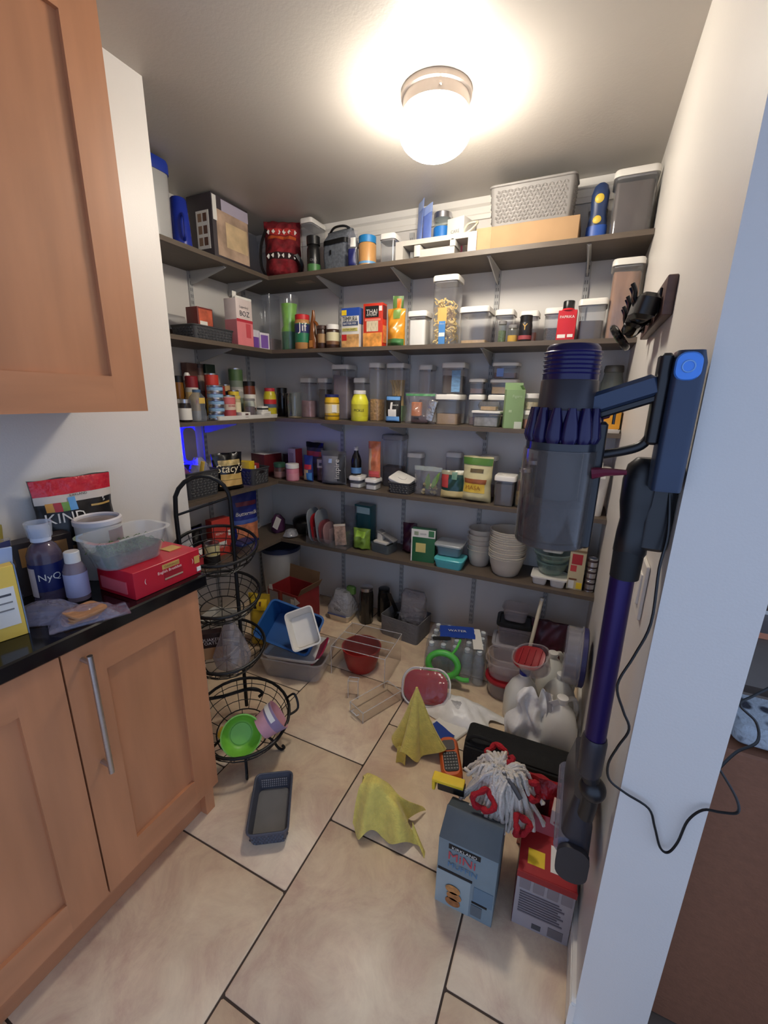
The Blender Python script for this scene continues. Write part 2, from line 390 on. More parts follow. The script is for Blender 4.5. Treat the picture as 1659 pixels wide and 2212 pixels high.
for c in range(-4, 3):
    xa = -.640+c*px_; off = .7245 if c % 2 else .9785
    for r in range(-6, 5):
        ya = off+(r-1)*py_
        x0, x1, y0, y1 = max(xa+.003, FX0+.001), min(xa+px_-.003, FX1), max(ya+.003, FY0), min(ya+py_-.003, FY1-.001)
        if x1-x0 < .02 or y1-y0 < .02: continue
        w, d = x1-x0, y1-y0
        obj('tile', loft([ring(rrect(w, d, .004, 1), -.012), ring(rrect(w, d, .004, 1), -.0012), ring(rrect(w-.004, d-.004, .003, 1), 0)]), TILE, fl, ((x0+x1)/2, (y0+y1)/2, 0))
struct('wall_back', box(XL-.1, XR+.14, YB, YB+.1, 0, ZC), PAINT, 'grey white back wall of the pantry behind the shelves')
struct('wall_left', box(XL-.1, XL, YK+.0005, YB, 0, ZC), PAINT, 'left side wall of the pantry behind the short shelves')
struct('wall_cabinet', box(XL-.1, XK, FY0, YK, 0, ZC), PAINT, 'cream wall behind the kitchen counter ending at the pantry')
struct('wall_right', box(XR, XE, YE, YB, 0, ZC), PAINT, 'cream right pantry wall whose end face shows blue daylight')
struct('ceiling', box(XL-.1, 1.6, FY0, YB+.1, ZC, ZC+.06), CEILP, 'pale pantry ceiling with a round globe lamp')
# crown trim on the back wall
struct('trim_1', loft([[(XL+.002, YB-y, z), (XR-.001, YB-y, z)] for y, z in ((.001, 2.345), (.012, 2.345), (.014, 2.365), (.008, 2.372), (.010, 2.40), (.022, 2.41), (.024, 2.4395), (.001, 2.4395))], False, False, False), TRIMP, 'white crown moulding between back wall and ceiling')
def bb(x0, x1, y0, y1): return cat(box(x0, x1, y0, y1, 0.0005, .085), box(x0+.003, x1, y0+.003, y1, .085, .094))
struct('baseboard_right', bb(XR-.013, XR, YE-.012, YB-.001), TRIMP, 'white baseboard along the right pantry wall')
struct('baseboard_end', box(XR-.013, XE, YE-.012, YE, 0.0005, .012), TRIMP, 'white baseboard strip at the end of the right wall')

# ----------------------------------------------------------------- shelves
WOOD = mat('grey_brown_shelf', (92, 80, 68), 0.5, var=0.10, scale=14, stretch=(1, 9, 9), bump=0.04)
WOODL = mat('grey_brown_shelf_side', (92, 80, 68), 0.5, var=0.10, scale=14, stretch=(9, 1, 9), bump=0.04)
METAL = mat('pale_grey_bracket', (176, 175, 172), 0.45, var=0.02)
SLOT = mat('slot_dark', (112, 112, 112), 0.8, var=0)
SZ = {1: 2.12, 2: 1.72, 3: 1.32, 4: .92, 5: .52}
NM = {1: 'top', 2: 'second', 3: 'middle', 4: 'fourth', 5: 'lowest'}
STB = (-1.44, -.987, -.497, -.075); STL = (1.86, 2.27)
def bracket_geo():
    """tapered bracket blade reaching out along -y from the wall at y=0, top at z=0"""
    L_ = .255; t = .003; pts = [(0, 0), (-L_, 0), (-L_, -.008), (-.035, -.062), (0, -.066)]
    a = [(-t, y, z) for y, z in pts]; b = [(t, y, z) for y, z in pts]
    g = loft([a, b]); fl_ = box(-.009, .009, -L_, -.004, -.003, 0)
    return cat(g, fl_)
BRK = bracket_geo()
for k, z in SZ.items():
    t = thing('shelf_board', '%s long grey brown shelf board along the back wall' % NM[k], 'shelf', (0, 0, z), 0, 'pantry shelves')
    obj('board', box(XL+.001, XR-.001, 2.16, YB-.001, -.021, 0), WOOD, t)
    for i, x in enumerate(STB):
        b = obj('bracket', BRK, METAL, t, (x, YB-.013, -.0215), key='bracket')
        obj('screw', tr(lathe([(.004, 0), (.004, .002)], 8), (-.003, -.06, -.02), (0, -PI/2, 0)), SLOT, b, key='screw')
    t = thing('side_shelf_board', '%s short grey brown shelf board on the left pantry wall' % NM[k], 'shelf', (0, 0, z), 0, 'pantry shelves')
    obj('board', box(XL+.001, -1.76, YK+.003, 2.1595, -.021, 0), WOODL, t)
    for i, y in enumerate(STL):
        if y < 2.15: obj('bracket', BRK, METAL, t, (XL+.013, y, -.0215), (0, 0, PI/2), key='bracket')
obj('bracket', BRK, METAL, bpy.data.objects['side_shelf_board'], (XL+.013, 2.14, -.0215), (0, 0, PI/2), key='bracket')
def standard_geo(): return box(-.0125, .0125, -.012, 0, .06, 2.33)
for i, x in enumerate(STB):
    t = thing('shelf_standard', '%s slotted metal upright on the back wall counting from the corner' % ('first', 'second', 'third', 'fourth')[i], 'bracket rail', (x, YB-.0005, 0), 0, 'wall uprights')
    obj('rail', standard_geo(), METAL, t, key='standard')
    obj('slot_row', cat(*[box(sx-.002, sx+.002, -.0126, -.0118, .08+.032*q, .097+.032*q) for q in range(70) for sx in (-.005, .005)]), SLOT, t, kind='stuff', key='slots')
for i, y in enumerate(STL):
    t = thing('shelf_standard', '%s slotted metal upright on the left pantry wall' % ('nearer', 'corner')[i], 'bracket rail', (XL+.0005, y, 0), PI/2, 'wall uprights')
    obj('rail', standard_geo(), METAL, t, key='standard')
    obj('slot_row', ([], []), SLOT, t, kind='stuff', key='slots')
tag(obj('shelf_sticker', box(-.055, .055, -.03, .03, -.0008, 0), mat('brown_sticker', (140, 122, 104), .6), None, (-1.58, 2.27, 2.0985)), 'tan rectangular sticker under the top shelf near the corner', 'sticker')

# ----------------------------------------------------------------- ceiling lamp
lm = thing('ceiling_lamp', 'round white globe ceiling lamp with a grey metal base, switched on', 'lamp', (-.585, 1.625, ZC))
NICK = mat('satin_nickel', (150, 140, 134), 0.35, 0.6, var=0.03)
obj('base', lathe([(.118, -.0005), (.118, -.018), (.111, -.022), (.111, -.055), (.104, -.058)], 40), NICK, lm)
GLOBE = mat('lit_opal_glass', (255, 244, 226), .3, var=0)
gb = GLOBE.node_tree.nodes['Principled BSDF']; gb.inputs['Emission Color'].default_value = (*LAMP_COLOUR, 1); gb.inputs['Emission Strength'].default_value = LAMP_STRENGTH
prof = [(.104, -.05)]+[(.121*math.sin(a), -.110+.075*math.cos(a)) for a in [math.radians(q) for q in range(52, 180, 8)]]+[(.003, -.185)]
obj('globe', lathe(prof, 40, True, True), GLOBE, lm)
obj('thumb_screw', tr(lathe([(.004, 0), (.004, .012)], 8), (.05, -.098, -.04), (PI/2, 0, 0)), NICK, lm)

# ----------------------------------------------------------------- cabinets
def cab_mat(name, st):
    m = mat(name, (186, 128, 90), 0.34, var=0.10, scale=3.2, stretch=st, bump=0.02, bscale=10, coat=.15); return m
CABV = cab_mat('maple_vertical_grain', (6, 6, .8)); CABH = cab_mat('maple_horizontal_grain', (6, .8, 6))
GAPM = mat('shadow_gap', (40, 22, 14), .8, var=0)
def shaker(t, y0, y1, z0, z1, xf, sw, name='door', th=.02, handle=None):
    """five-piece door in the plane x=xf facing +x"""
    d = obj(name, box(xf-th, xf-.011, y0+sw-.006, y1-sw+.006, z0+sw-.006, z1-sw+.006), CABV, t)
    for a, b in ((y0, y0+sw), (y1-sw, y1)): obj('stile', box(xf-th, xf, a, b, z0, z1), CABV, d)
    for a, b in ((z0, z0+sw), (z1-sw, z1)): obj('rail', box(xf-th, xf, y0+sw, y1-sw, a, b), CABH, d)
    if handle:
        hy, ha, hb = handle
        h = obj('handle', tube([(xf+.035, hy, ha), (xf+.035, hy, hb)], .0065, 10), STEEL, d)
        for z in (ha-.02, hb+.02): obj('handle_post', tube([(xf-.001, hy, z), (xf+.036, hy, z)], .0055, 8), STEEL, d)
    return d
t = thing('wall_cabinet_unit', 'honey maple upper kitchen cabinet with shaker door above the counter', 'cabinet', (0, 0, 0))
obj('body', box(XK+.001, -1.121, -.42, .808, 1.412, 2.36), CABV, t)
shaker(t, .353, .81, 1.41, 2.315, -1.10, .088); shaker(t, -.11, .35, 1.41, 2.315, -1.10, .088)
t = thing('base_cabinet', 'honey maple base cabinet with shaker doors and steel bar handle', 'cabinet', (0, 0, 0))
obj('body', box(XK+.001, -1.041, -.42, .836, .112, .875), CABV, t)
shaker(t, .4535, .84, .122, .872, -1.02, .092, handle=(.495, .858, .515))
shaker(t, .06, .449, .122, .872, -1.02, .092); shaker(t, -.33, .055, .122, .872, -1.02, .092)
obj('toe_kick', box(-1.09, -1.075, -.42, .80, .0005, .112), CABH, t)
obj('end_foot', box(-1.10, -1.045, .80, .836, .0005, .112), CABV, t)
obj('end_panel', box(XK+.001, -1.10, .80, .836, .0005, .112), CABV, t)
GRANITE = mat('black_granite', (14, 13, 15), 0.12, var=0.3, scale=90)
tag(obj('countertop', tr(rbox(.42, 1.29, .04, .006, .004), (-1.219, .227, .8755)), GRANITE), 'polished black stone countertop on the maple base cabinet', 'countertop')

# ================================================================= contents and prints
C_FLOUR = mat('flour', (248, 244, 234), .9, var=.02); C_DARK = mat('dark_beans', (48, 36, 30), .7, var=.3, scale=120, bump=.6, bscale=140)
C_COCOA = mat('dark_powder', (74, 62, 58), .9, var=.08); C_PINK = mat('pink_salt', (196, 130, 108), .8, var=.15, scale=90)
C_NUT = mat('cereal_pieces', (186, 138, 76), .8, var=.25, scale=70, bump=.8, bscale=80); C_RICE = mat('brown_rice', (172, 140, 104), .9, var=.1, scale=120)
C_TAN = mat('tan_crumbs', (190, 158, 116), .9, var=.12, scale=80); C_MAUVE = mat('mauve_filling', (118, 96, 98), .8, var=.12)
C_BRN = mat('cocoa_brown', (92, 62, 44), .8, var=.12); C_OAT = mat('oats', (206, 186, 150), .9, var=.15, scale=90, bump=.5, bscale=100)
C_GRN = mat('dried_green_herb', (92, 108, 70), .9, var=.25, scale=120, bump=.6, bscale=120); C_YEL = mat('yellow_spice', (214, 162, 46), .9, var=.1)
C_SPAG = mat('spaghetti', (214, 178, 112), .6, var=.15, scale=60, stretch=(12, 12, .4)); C_CHOC = mat('chocolate_spread', (58, 36, 26), .35, var=.05)
PEANUT = mat('peanut_butter', (184, 132, 76), .45, var=.04)
RED = col(186, 36, 38); GREEN = col(46, 116, 62); BLUE = col(40, 76, 160); YEL = col(232, 196, 40); ORANGE = col(224, 122, 36); NAVY = col(26, 32, 92)
CREAM = col(224, 212, 184); PINK = col(226, 150, 150); MAROON = col(96, 26, 36); TEAL = col(86, 168, 168); LIME = col(140, 196, 70); PURPLE = col(112, 70, 150)
BROWNC = col(112, 70, 44); TANC = col(188, 150, 104); GREYC = col(128, 126, 124); DGREY = col(74, 74, 78); SKY = col(104, 158, 214); GOLD = col(196, 158, 86)
KRAFT = mat('kraft_cardboard', (172, 138, 100), .8, var=.06, scale=9); WGREY = mat('grey_resin', (138, 134, 130), .55, var=.06); WDARK = mat('dark_grey_resin', (62, 62, 64), .6, var=.08)
Z1, Z2, Z3, Z4, Z5 = 2.12, 1.72, 1.32, .92, .52
LF = PI/2                                          # faces +x on the short left shelves

# ================================================================= top shelf
pop('tall clear canister with royal blue lid at the ceiling beside the blue tumbler', (-1.835, 1.50, Z1), (.12, .13, .302), None, rot=LF, name='snack_canister', lid=col(24, 52, 150), body=FROST, r=.03, button=False, lh=.05)
t = thing('tumbler', 'royal blue plastic tumbler upside down on the top shelf', 'tumbler', (-1.845, 1.645, Z1))
BLUECUP = mat('royal_blue_plastic', (26, 48, 150), .25, var=.03)
obj('cup', lathe([(.047, 0), (.047, .006), (.043, .10), (.036, .205), (.03, .212), (.004, .213)], 26), BLUECUP, t)
obj('handle', tube(smooth_path([(.040, -.02, .14), (.062, -.03, .11), (.060, -.03, .05), (.044, -.02, .03)], 5), .006, 8), BLUECUP, t)
APP = mat('appliance_box_print', (60, 52, 56), .5, var=.1)
t = carton('appliance_box', 'dark appliance box with dish photographs beside the blue tumbler', (-1.915, 1.965, Z1), (.26, .17, .31), APP, LF,
    [('photo_panel', 'f', .10, .98, .12, .80, mat('appliance_photo', (176, 150, 128), .5, var=.45, scale=9)), ('sky_panel', 'f', .25, 1, .80, .97, col(176, 168, 184)),
     ('toaster_picture', 'f', .34, .94, .28, .66, mat('toaster_picture_print', (206, 180, 140), .5, var=.2, scale=12)), ('white_strip', 'f', .02, .12, .62, .98, PAPER),
     ('picture_card', 'l', .35, .86, .20, .76, PAPER)])
for i, (u, v) in enumerate(((.42, .60), (.63, .60), (.42, .42), (.63, .42), (.42, .25), (.63, .25))):
    panel('dish_picture', 'l', u, u+.15, v, v+.12, .26, .17, .31, col(96, 56, 40) if i % 2 else col(140, 106, 80), t, .0026)
# red patterned backpack pushed into the corner
REDCLOTH = mat('red_woven_cloth', (120, 16, 26), .8, var=.45, scale=30, bump=.5, bscale=40)
bk = bag('red patterned woven cloth bag with black strap in the corner', (-1.73, 2.27, Z1), (.21, .30, .17), REDCLOTH, rot=.5, s=4.0, name='cloth_bag', wr=.02,
    patches=[('pattern_band', .08, .92, .30, .42, mat('woven_band_dark', (40, 12, 16), .9, var=.5, scale=60)), ('orange_band', .1, .9, .66, .72, col(190, 84, 40)), ('pattern_band', .1, .9, .74, .86, mat('woven_band_red', (176, 44, 40), .9, var=.4, scale=70))])
for q in range(6):
    x = -.075+q*.03; th = bag_fn(.21, .30, .17, 4.0, wr=.02)
    for z in (.108, .24): obj('diamond_motif', ([(x-.011, -th(x, z)-.003, z), (x, -th(x, z-.014)-.003, z-.014), (x+.011, -th(x, z)-.003, z), (x, -th(x, z+.014)-.003, z+.014)], [(0, 1, 2, 3)]), PAPER, bk)
obj('strap', tube(smooth_path([(-.09, -.03, .25), (-.115, -.06, .16), (-.12, -.055, .06), (-.10, -.04, .012)], 5), .009, 6), BLACK, bk)
obj('strap', tube(smooth_path([(.08, -.06, .12), (.11, -.05, .07), (.10, -.03, .02)], 5), .016, 6), BLACK, bk)
pop('tall empty clear canister with white lid beside the red cloth bag', (-1.56, 2.335, Z1), (.085, .16, .30), C_MAUVE, .02)
jar('black supplement tub with green base band on the top shelf', (-1.475, 2.205, Z1), .036, .178, BLACK, BLACK, .04, .037, lab=(.32, .5), word='CREA', wordm=GREYC, name='supplement_tub', cat_='tub', rot=.55, ww=1.1, neck=.8, lab2=(.02, .28, col(66, 116, 62)))
# grey roll-top lunch bag
HEATH = mat('heather_grey_fabric', (96, 100, 106), .9, var=.22, scale=90, bump=.3)
lb = thing('lunch_bag', 'heather grey roll-top lunch bag with black band', 'bag', (-1.345, 2.285, Z1), -.15)
g = loft([ring(rrect(.15, .12, .02), 0), ring(rrect(.16, .13, .02), .09), ring(rrect(.16, .12, .02), .165), ring(rrect(.17, .05, .02), .20), ring(rrect(.17, .03, .012), .215)])
obj('pouch', ([(x+.004*wob(z*60, y*40, 2), y+.006*wob(x*70, z*50, 1), z) for x, y, z in g[0]], g[1]), HEATH, lb, sharp=60)
obj('band', loft([ring(rrect(.166, .136, .022), .135), ring(rrect(.167, .132, .022), .158)], False, False), BLACK, lb)
obj('carry_loop', tube(smooth_path([(-.07, -.01, .212), (-.02, -.03, .226), (.05, -.03, .222), (.08, 0, .205)], 5), .006, 8), BLACK, lb)
obj('zip_pull', tr(rbox(.010, .004, .022, .002), (-.02, -.069, .085)), BLACK, lb)
bag('clear plastic sleeve of blue packets beside the lunch bag', (-1.222, 2.195, Z1), (.058, .172, .035), FILM, s=2, wr=.006, name='snack_sleeve', patches=[('blue_packet', .15, .9, .05, .5, NAVY), ('paper_insert', .4, .9, .55, .8, PAPER)])
jar('tan nut butter jar with bright blue lid', (-1.150, 2.225, Z1), .047, .145, mat('almond_butter', (190, 140, 84), .35), col(28, 118, 176), .032, .046, name='nut_butter_jar', labelm=col(98, 148, 190), lab=(.1, .2), shoulder=.9)
pop('small empty clear canister with white lid beside the blue-lidded jar', (-1.02, 2.235, Z1), (.088, .10, .136), C_FLOUR, .03)
# pale plastic rack lying on its side
RACKP = mat('pale_grey_plastic', (188, 182, 172), .4, var=.03)
t = thing('plastic_rack', 'pale plastic shelf rack lying on its side on the top shelf', 'rack', (-.765, 2.235, Z1))
obj('top_bar', box(-.205, .205, -.05, .05, .066, .088), RACKP, t)
obj('upright', box(-.205, -.165, -.05, .05, .0005, .066), RACKP, t); obj('upright', box(.165, .205, -.05, .05, .0005, .066), RACKP, t)
obj('lower_bar', box(-.08, .10, -.045, .045, .0005, .042), RACKP, t); obj('clip', tr(rbox(.035, .10, .05, .008), (-.09, 0, .012)), OFFWH, t); obj('clip', tr(rbox(.03, .10, .03, .008), (.09, 0, .04)), OFFWH, t)
PERI = mat('periwinkle_film', (126, 150, 214), .35, var=.08, trans=.2)
for i, (x, l, n) in enumerate(((-.905, .10, 'nearer'), (-.865, .02, 'farther'))):
    bag('%s of two folded periwinkle blue plastic pouches standing on the top shelf' % n, (x, 2.325+.01*i, Z1), (.085, .306-.02*i, .016), PERI, rot=-.9+.25*i, s=3+i, wr=.002, name='folded_pouch', lean=-.04+.02*i, crimp=col(170, 190, 232))
jar('clear glass jar with silver lid and blue label on the top shelf', (-.80, 2.40, Z1), .045, .262, CLEARG, SILVER, .026, .046, labelm=col(40, 122, 200), lab=(.62, .82), name='label_jar', fill=C_FLOUR, fh=.1, lab2=(.25, .42, col(50, 132, 206)))
carton('tissue_box', 'white and pink carton on the top shelf beside the silver-lidded jar', (-.69, 2.375, Z1), (.095, .12, .205), PAPER, -.25, [('pink_band', 'f', 0, 1, .0, .5, col(228, 120, 150)), ('picture', 'r', .2, .8, .3, .7, col(214, 196, 186))], [('CARE', .5, .5, .7, GREYC)])
t = thing('ribbon_loop', 'loose beige ribbon loop on the plastic rack', 'ribbon', (-.61, 2.25, Z1+.089))
obj('band', tube(smooth_path([(-.04, -.02, .006), (0, -.03, .012), (.03, 0, .05), (.02, .03, .07), (-.02, .02, .06), (-.03, 0, .02), (0, -.02, .006)], 6), .005, 6), CREAM, t)
# cardboard tray and woven basket on it
t = thing('cardboard_box', 'flat kraft cardboard box under the grey woven basket', 'box', (-.345, 2.30, Z1))
obj('body', rbox(.44, .21, .098, .002, .001), KRAFT, t); obj('flap', tr(box(-.22, -.15, -.1065, -.1055, 0, .098)), mat('kraft_inside', (180, 148, 110), .8), t); obj('tape', box(-.02, .02, -.105, .105, .098, .0985), mat('kraft_tape', (176, 132, 88), .3), t)
wb = basket('grey woven resin basket tilted on the cardboard box', (-.335, 2.30, Z1+.1155), (.355, .19, .150), WGREY, (math.radians(8), 0, 0), nx=22, nz=9, taper=.95, rimr=.006)
t = thing('pouch_bottle', 'dark blue drink pouch with two yellow fruit prints', 'pouch', (-.058, 2.265, Z1), -.1)
g = loft([ring([(x*1.0, y*.55) for x, y in circ(r_, 18)], z) for r_, z in ((.036, 0), (.040, .03), (.038, .08), (.030, .115), (.034, .15), (.035, .185), (.026, .215), (.012, .226))])
obj('pouch', g, mat('slate_blue_film', (40, 56, 92), .3, var=.2), t); obj('blue_base', loft([ring([(x*1.02, y*.57) for x, y in circ(r_, 18)], z) for r_, z in ((.037, .018), (.041, .035), (.040, .065))], False, False), col(40, 84, 168), t)
for z, r_ in ((.085, .017), (.165, .018)): obj('fruit_print', tr(lathe([(1, 0), (.8, .003), (.2, .005)], 14), (0, -.0185, z), (PI/2, 0, 0), (r_, r_, 1)), col(222, 190, 70), t)
pop('frosted pale canister behind the blue drink pouch', (-.063, 2.395, Z1), (.08, .09, .185), C_MAUVE, .5, body=FROST)
pop('largest clear canister filled with dark grain in the top shelf corner', (.068, 2.275, Z1), (.165, .16, .238), C_COCOA, .95, r=.022)

# ================================================================= second shelf
t = thing('clamshell', 'clear plastic clamshell behind the shallow dark tray', 'container', (-2.0, 1.66, Z2), LF)
obj('base', tub(.15, .10, .07, .015, .0015, .9, .004), CLEAR, t); obj('lid', tr(tub(.155, .105, .05, .015, .0015, .85, .004), (0, 0, .123), (PI, 0, 0)), CLEAR, t); obj('contents', rbox(.11, .07, .05, .01, z=.003), C_BRN, t)
basket('shallow charcoal woven tray on the second shelf', (-1.865, 1.745, Z2), (.27, .17, .065), WDARK, LF, nx=22, nz=4, name='woven_tray', taper=.94, cat_='tray')
carton('snack_box', 'red brown printed box standing in the shallow charcoal tray', (-1.87, 1.735, Z2+.006), (.10, .08, .155), col(110, 36, 34), LF, [('picture', 'f', .08, .95, .35, .95, mat('orange_snack_print', (192, 92, 64), .5, var=.4, scale=20)), ('white_label', 'f', .12, .6, .38, .58, PAPER)])
def boz_flap(t, w, d, h): obj('torn_flap', cat(box(-w/2, w/2, -d/2, -d/2+.001, h, h+.012), box(-w/2, -w/2+.03, -d/2+.02, -d/2+.021, h, h+.035)), PAPER, t)
carton('cereal_carton', 'pink and white opened carton with script lettering on the second shelf', (-1.84, 1.985, Z2), (.125, .085, .245), col(222, 206, 200), LF,
    [('pink_panel', 'f', 0, 1, 0, .52, col(224, 128, 132)), ('red_band', 'f', 0, 1, .52, .58, col(190, 52, 66)), ('drop_picture', 'f', .55, .85, .2, .5, col(204, 78, 86)), ('side_band', 'l', 0, 1, .0, .56, col(196, 116, 122))],
    [('Legendary', .55, .48, .83, DGREY), ('BOZ', .6, .5, .70, DGREY)], flap=boz_flap)
t = thing('clear_bin', 'tall open clear plastic bin in the second shelf corner', 'bin', (-1.925, 2.335, Z2)); obj('bin_wall', tub(.17, .16, .335, .02, .0025, .94), CLEAR, t); obj('contents', rbox(.13, .12, .08, .01, z=.004), C_MAUVE, t)
carton('tea_box', 'torn-open purple and white box beside the clear bin', (-1.82, 2.075, Z2), (.055, .05, .10), col(206, 200, 206), LF, [('purple_panel', 'f', 0, 1, 0, .62, PURPLE), ('side_panel', 'l', 0, 1, 0, .62, col(92, 56, 128))])
carton('tea_box', 'lower purple box with white border at the second shelf corner', (-1.80, 2.125, Z2), (.068, .05, .09), col(212, 206, 212), LF-.2, [('purple_panel', 'f', .08, .85, .06, .86, col(120, 84, 160))])
t = thing('canister', 'tall clear canister holding a bright green bag', 'canister', (-1.715, 2.285, Z2)); obj('glass', lathe([(.055, 0), (.058, .01), (.058, .315), (.056, .315), (.056, .012)], 24), CLEAR, t)
g = lathe([(.045, .004), (.050, .02), (.050, .12), (.040, .15), (.046, .22), (.050, .27), (.02, .265)], 16); obj('green_bag', ([(x*(1+.15*wob(z*60, x*90, 2)), y*(1+.12*wob(z*60, y*80, 1)), z) for x, y, z in g[0]], g[1]), mat('lime_film', (120, 190, 40), .35, var=.25, scale=25), t)
obj('lower_contents', lathe([(.051, .003), (.0535, .01), (.0535, .11), (.05, .112)], 16), mat('green_pellets', (34, 110, 66), .6, var=.3, scale=60), t)
jar('peanut butter jar with red lid and green label', (-1.585, 2.235, Z2), .046, .195, PEANUT, col(196, 30, 36), .026, .043, labelm=col(30, 116, 78), lab=(.24, .86), name='peanut_butter_jar', rot=.6, shoulder=.92, ww=1.0, lab2=(.55, .83, col(36, 40, 92)))
lettering('Jif', .055, PAPER, bpy.data.objects['peanut_butter_jar'], (0, 0, .118), wrap=.0478)
# brown syrup bottle with a handle
SYR = mat('brown_syrup_bottle', (128, 74, 34), .25, var=.06)
t = thing('syrup_bottle', 'brown syrup bottle with moulded loop handle', 'bottle', (-1.500, 2.23, Z2), -.2)
obj('body', loft([ring([(x+ox, y) for x, y in circ(r_, 16, 1, .8)], z) for r_, z, ox in ((.030, 0, -.004), (.033, .01, -.004), (.032, .05, -.004), (.022, .09, -.012), (.017, .13, -.012), (.015, .16, -.008), (.012, .185, -.004), (.009, .205, -.004))]), SYR, t)
obj('handle', tube(smooth_path([(-.006, 0, .155), (.022, 0, .14), (.032, 0, .10), (.026, 0, .055), (.010, 0, .03)], 5), .009, 8), SYR, t); obj('cap', lathe([(.0095, .195), (.008, .215), (.003, .217)], 12), SYR, t, (-.004, 0, 0)); obj('label_patch', tr(box(-.016, .012, -.0275, -.027, .012, .05)), col(206, 134, 60), t)
jar('small brown spread jar between the syrup bottle and the white-lidded jar', (-1.433, 2.212, Z2), .027, .126, C_CHOC, col(70, 46, 36), .018, .030, labelm=col(164, 128, 84), lab=(.3, .75), rot=.5)
jar('chocolate spread jar with white lid and cream label', (-1.362, 2.215, Z2), .039, .128, C_CHOC, WHITE, .024, .038, labelm=col(206, 196, 158), lab=(.22, .82), rot=.5, shoulder=.9, lab2=(.2, .38, col(110, 74, 46)))
carton('tempura_box', 'blue and white tempura batter mix box', (-1.232, 2.205, Z2), (.110, .045, .203), col(212, 208, 200), 0, [('blue_top', 'f', 0, 1, .80, 1, col(34, 72, 160)), ('yellow_corner', 'f', .02, .3, .82, .95, YEL), ('bowl_picture', 'f', .0, 1, .0, .34, mat('fried_food_print', (206, 156, 96), .5, var=.4, scale=25)), ('red_corner', 'f', .02, .3, .18, .34, RED), ('mix_band', 'f', .08, .95, .56, .66, col(66, 78, 110)), ('olive_band', 'f', .05, .92, .42, .50, col(198, 190, 110)), ('side_blue', 'r', 0, 1, .6, 1, col(60, 90, 168))],
    [('TEMPURA', .84, .5, .725, INK, .12), ('BATTER MIX', .72, .5, .61, PAPER), ('EXTRA CRISPY', .72, .48, .46, INK)])
carton('noodle_box', 'orange red thai noodle kit box with a window', (-1.093, 2.21, Z2), (.115, .055, .217), col(196, 52, 32), 0, [('black_plaque', 'f', .10, .80, .68, .94, INK), ('window', 'f', .18, .78, .36, .60, mat('noodle_window', (206, 190, 158), .5, var=.3, scale=40, stretch=(6, 1, 1))), ('white_round', 'f', .82, .97, .82, .93, PAPER), ('noodle_picture', 'f', .0, .98, .0, .33, mat('noodle_print', (222, 150, 70), .5, var=.4, scale=30)), ('pink_strip', 'f', .1, .9, .60, .65, col(224, 130, 110)), ('side_print', 'r', .1, .9, .1, .5, mat('orange_noodle_side', (216, 128, 66), .5, var=.3, scale=40)), ('side_plaque', 'r', .1, .9, .65, .95, MAROON)],
    [('THAI', .56, .45, .81, PAPER, .10), ('KITCHEN', .5, .45, .735, PAPER)])
bag('tall narrow green and orange snack bag behind the orange bag', (-1.01, 2.33, Z2), (.06, .275, .04), col(96, 132, 66), s=6, wr=.008, patches=[('orange_stripe', .4, .8, .5, .95, ORANGE)], rot=.3)
bag('orange cheese bag with green base on the second shelf', (-.972, 2.225, Z2), (.10, .190, .075), mat('orange_film', (214, 146, 44), .25, var=.25, scale=14), s=8, wr=.014, patches=[('green_base', .02, .98, .01, .2, col(70, 122, 66)), ('green_tab', .4, .8, .72, .95, col(120, 150, 70))])
pop('short canister full of white flour on the second shelf', (-.843, 2.237, Z2), (.105, .11, .166), C_FLOUR, .92)
def pasta_extra(t, w, d, h):
    PM = mat('egg_pasta', (240, 208, 128), .6, var=.08); gs = []
    for i in range(170):
        a = rnd.uniform(0, PI); x, y, z = rnd.uniform(-.045, .045), rnd.uniform(-.045, .045), .02+rnd.random()*.19
        p = [(x+.02*math.cos(a)*s-.004*s*s, y+.02*math.sin(a)*s, z+.012*s*s*rnd.choice((-1, 1))) for s in (-1, -.3, .4, 1)]
        p = [(max(-.054, min(.054, q[0])), max(-.054, min(.054, q[1])), max(.006, min(.235, q[2]))) for q in p]
        gs.append(tube(p, .0036, 5))
    obj('pasta_pieces', cat(*gs), PM, t, kind='stuff')
    obj('orange_label', box(-.030, .016, -.0605, -.0600, .10, .175), col(222, 172, 96), t); obj('blue_label', box(-.022, .012, -.0625, -.0615, .004, .112), col(72, 130, 190), t)
    obj('label_band', box(-.020, .010, -.0632, -.0627, .04, .058), PAPER, t); lettering('Cheese', .026, PAPER, t, (-.005, -.0632, .10))
pop('tallest canister of loose pasta with a cheese packet in front', (-.705, 2.26, Z2), (.135, .13, .322), None, .30, r=.02, extra=pasta_extra)
pop('wide canister with a thin layer of flour beside the pasta', (-.553, 2.285, Z2), (.15, .17, .172), C_TAN, .12, r=.018)
pop('canister behind the two small glass spice bottles', (-.423, 2.345, Z2), (.095, .11, .166), C_MAUVE, .12)
jar('little glass bottle of green herbs with a grey lid', (-.410, 2.205, Z2), .021, .098, CLEARG, GREYC, .014, .019, fill=C_GRN, fh=.8, name='spice_bottle', neck=.85)
jar('little glass bottle of yellow spice', (-.360, 2.21, Z2), .027, .078, CLEARG, GREYC, .012, .022, fill=C_YEL, fh=.6, name='spice_bottle', neck=.8)
jar('black spice shaker with a gold letter on the second shelf', (-.304, 2.212, Z2), .030, .117, mat('black_label', (26, 24, 26), .4), BLACK, .028, .028, labelm=col(150, 66, 70), lab=(.12, .32), name='spice_shaker', neck=.9)
lettering('Y', .024, GOLD, bpy.data.objects['spice_shaker'], (0, 0, .065), wrap=.0312)
pop('canister of pink salt behind the black spice shaker', (-.303, 2.325, Z2), (.090, .10, .150), C_PINK, .45)
pop('square canister of dark dried fruit left of the paprika', (-.187, 2.31, Z2), (.090, .12, .152), C_DARK, .55)
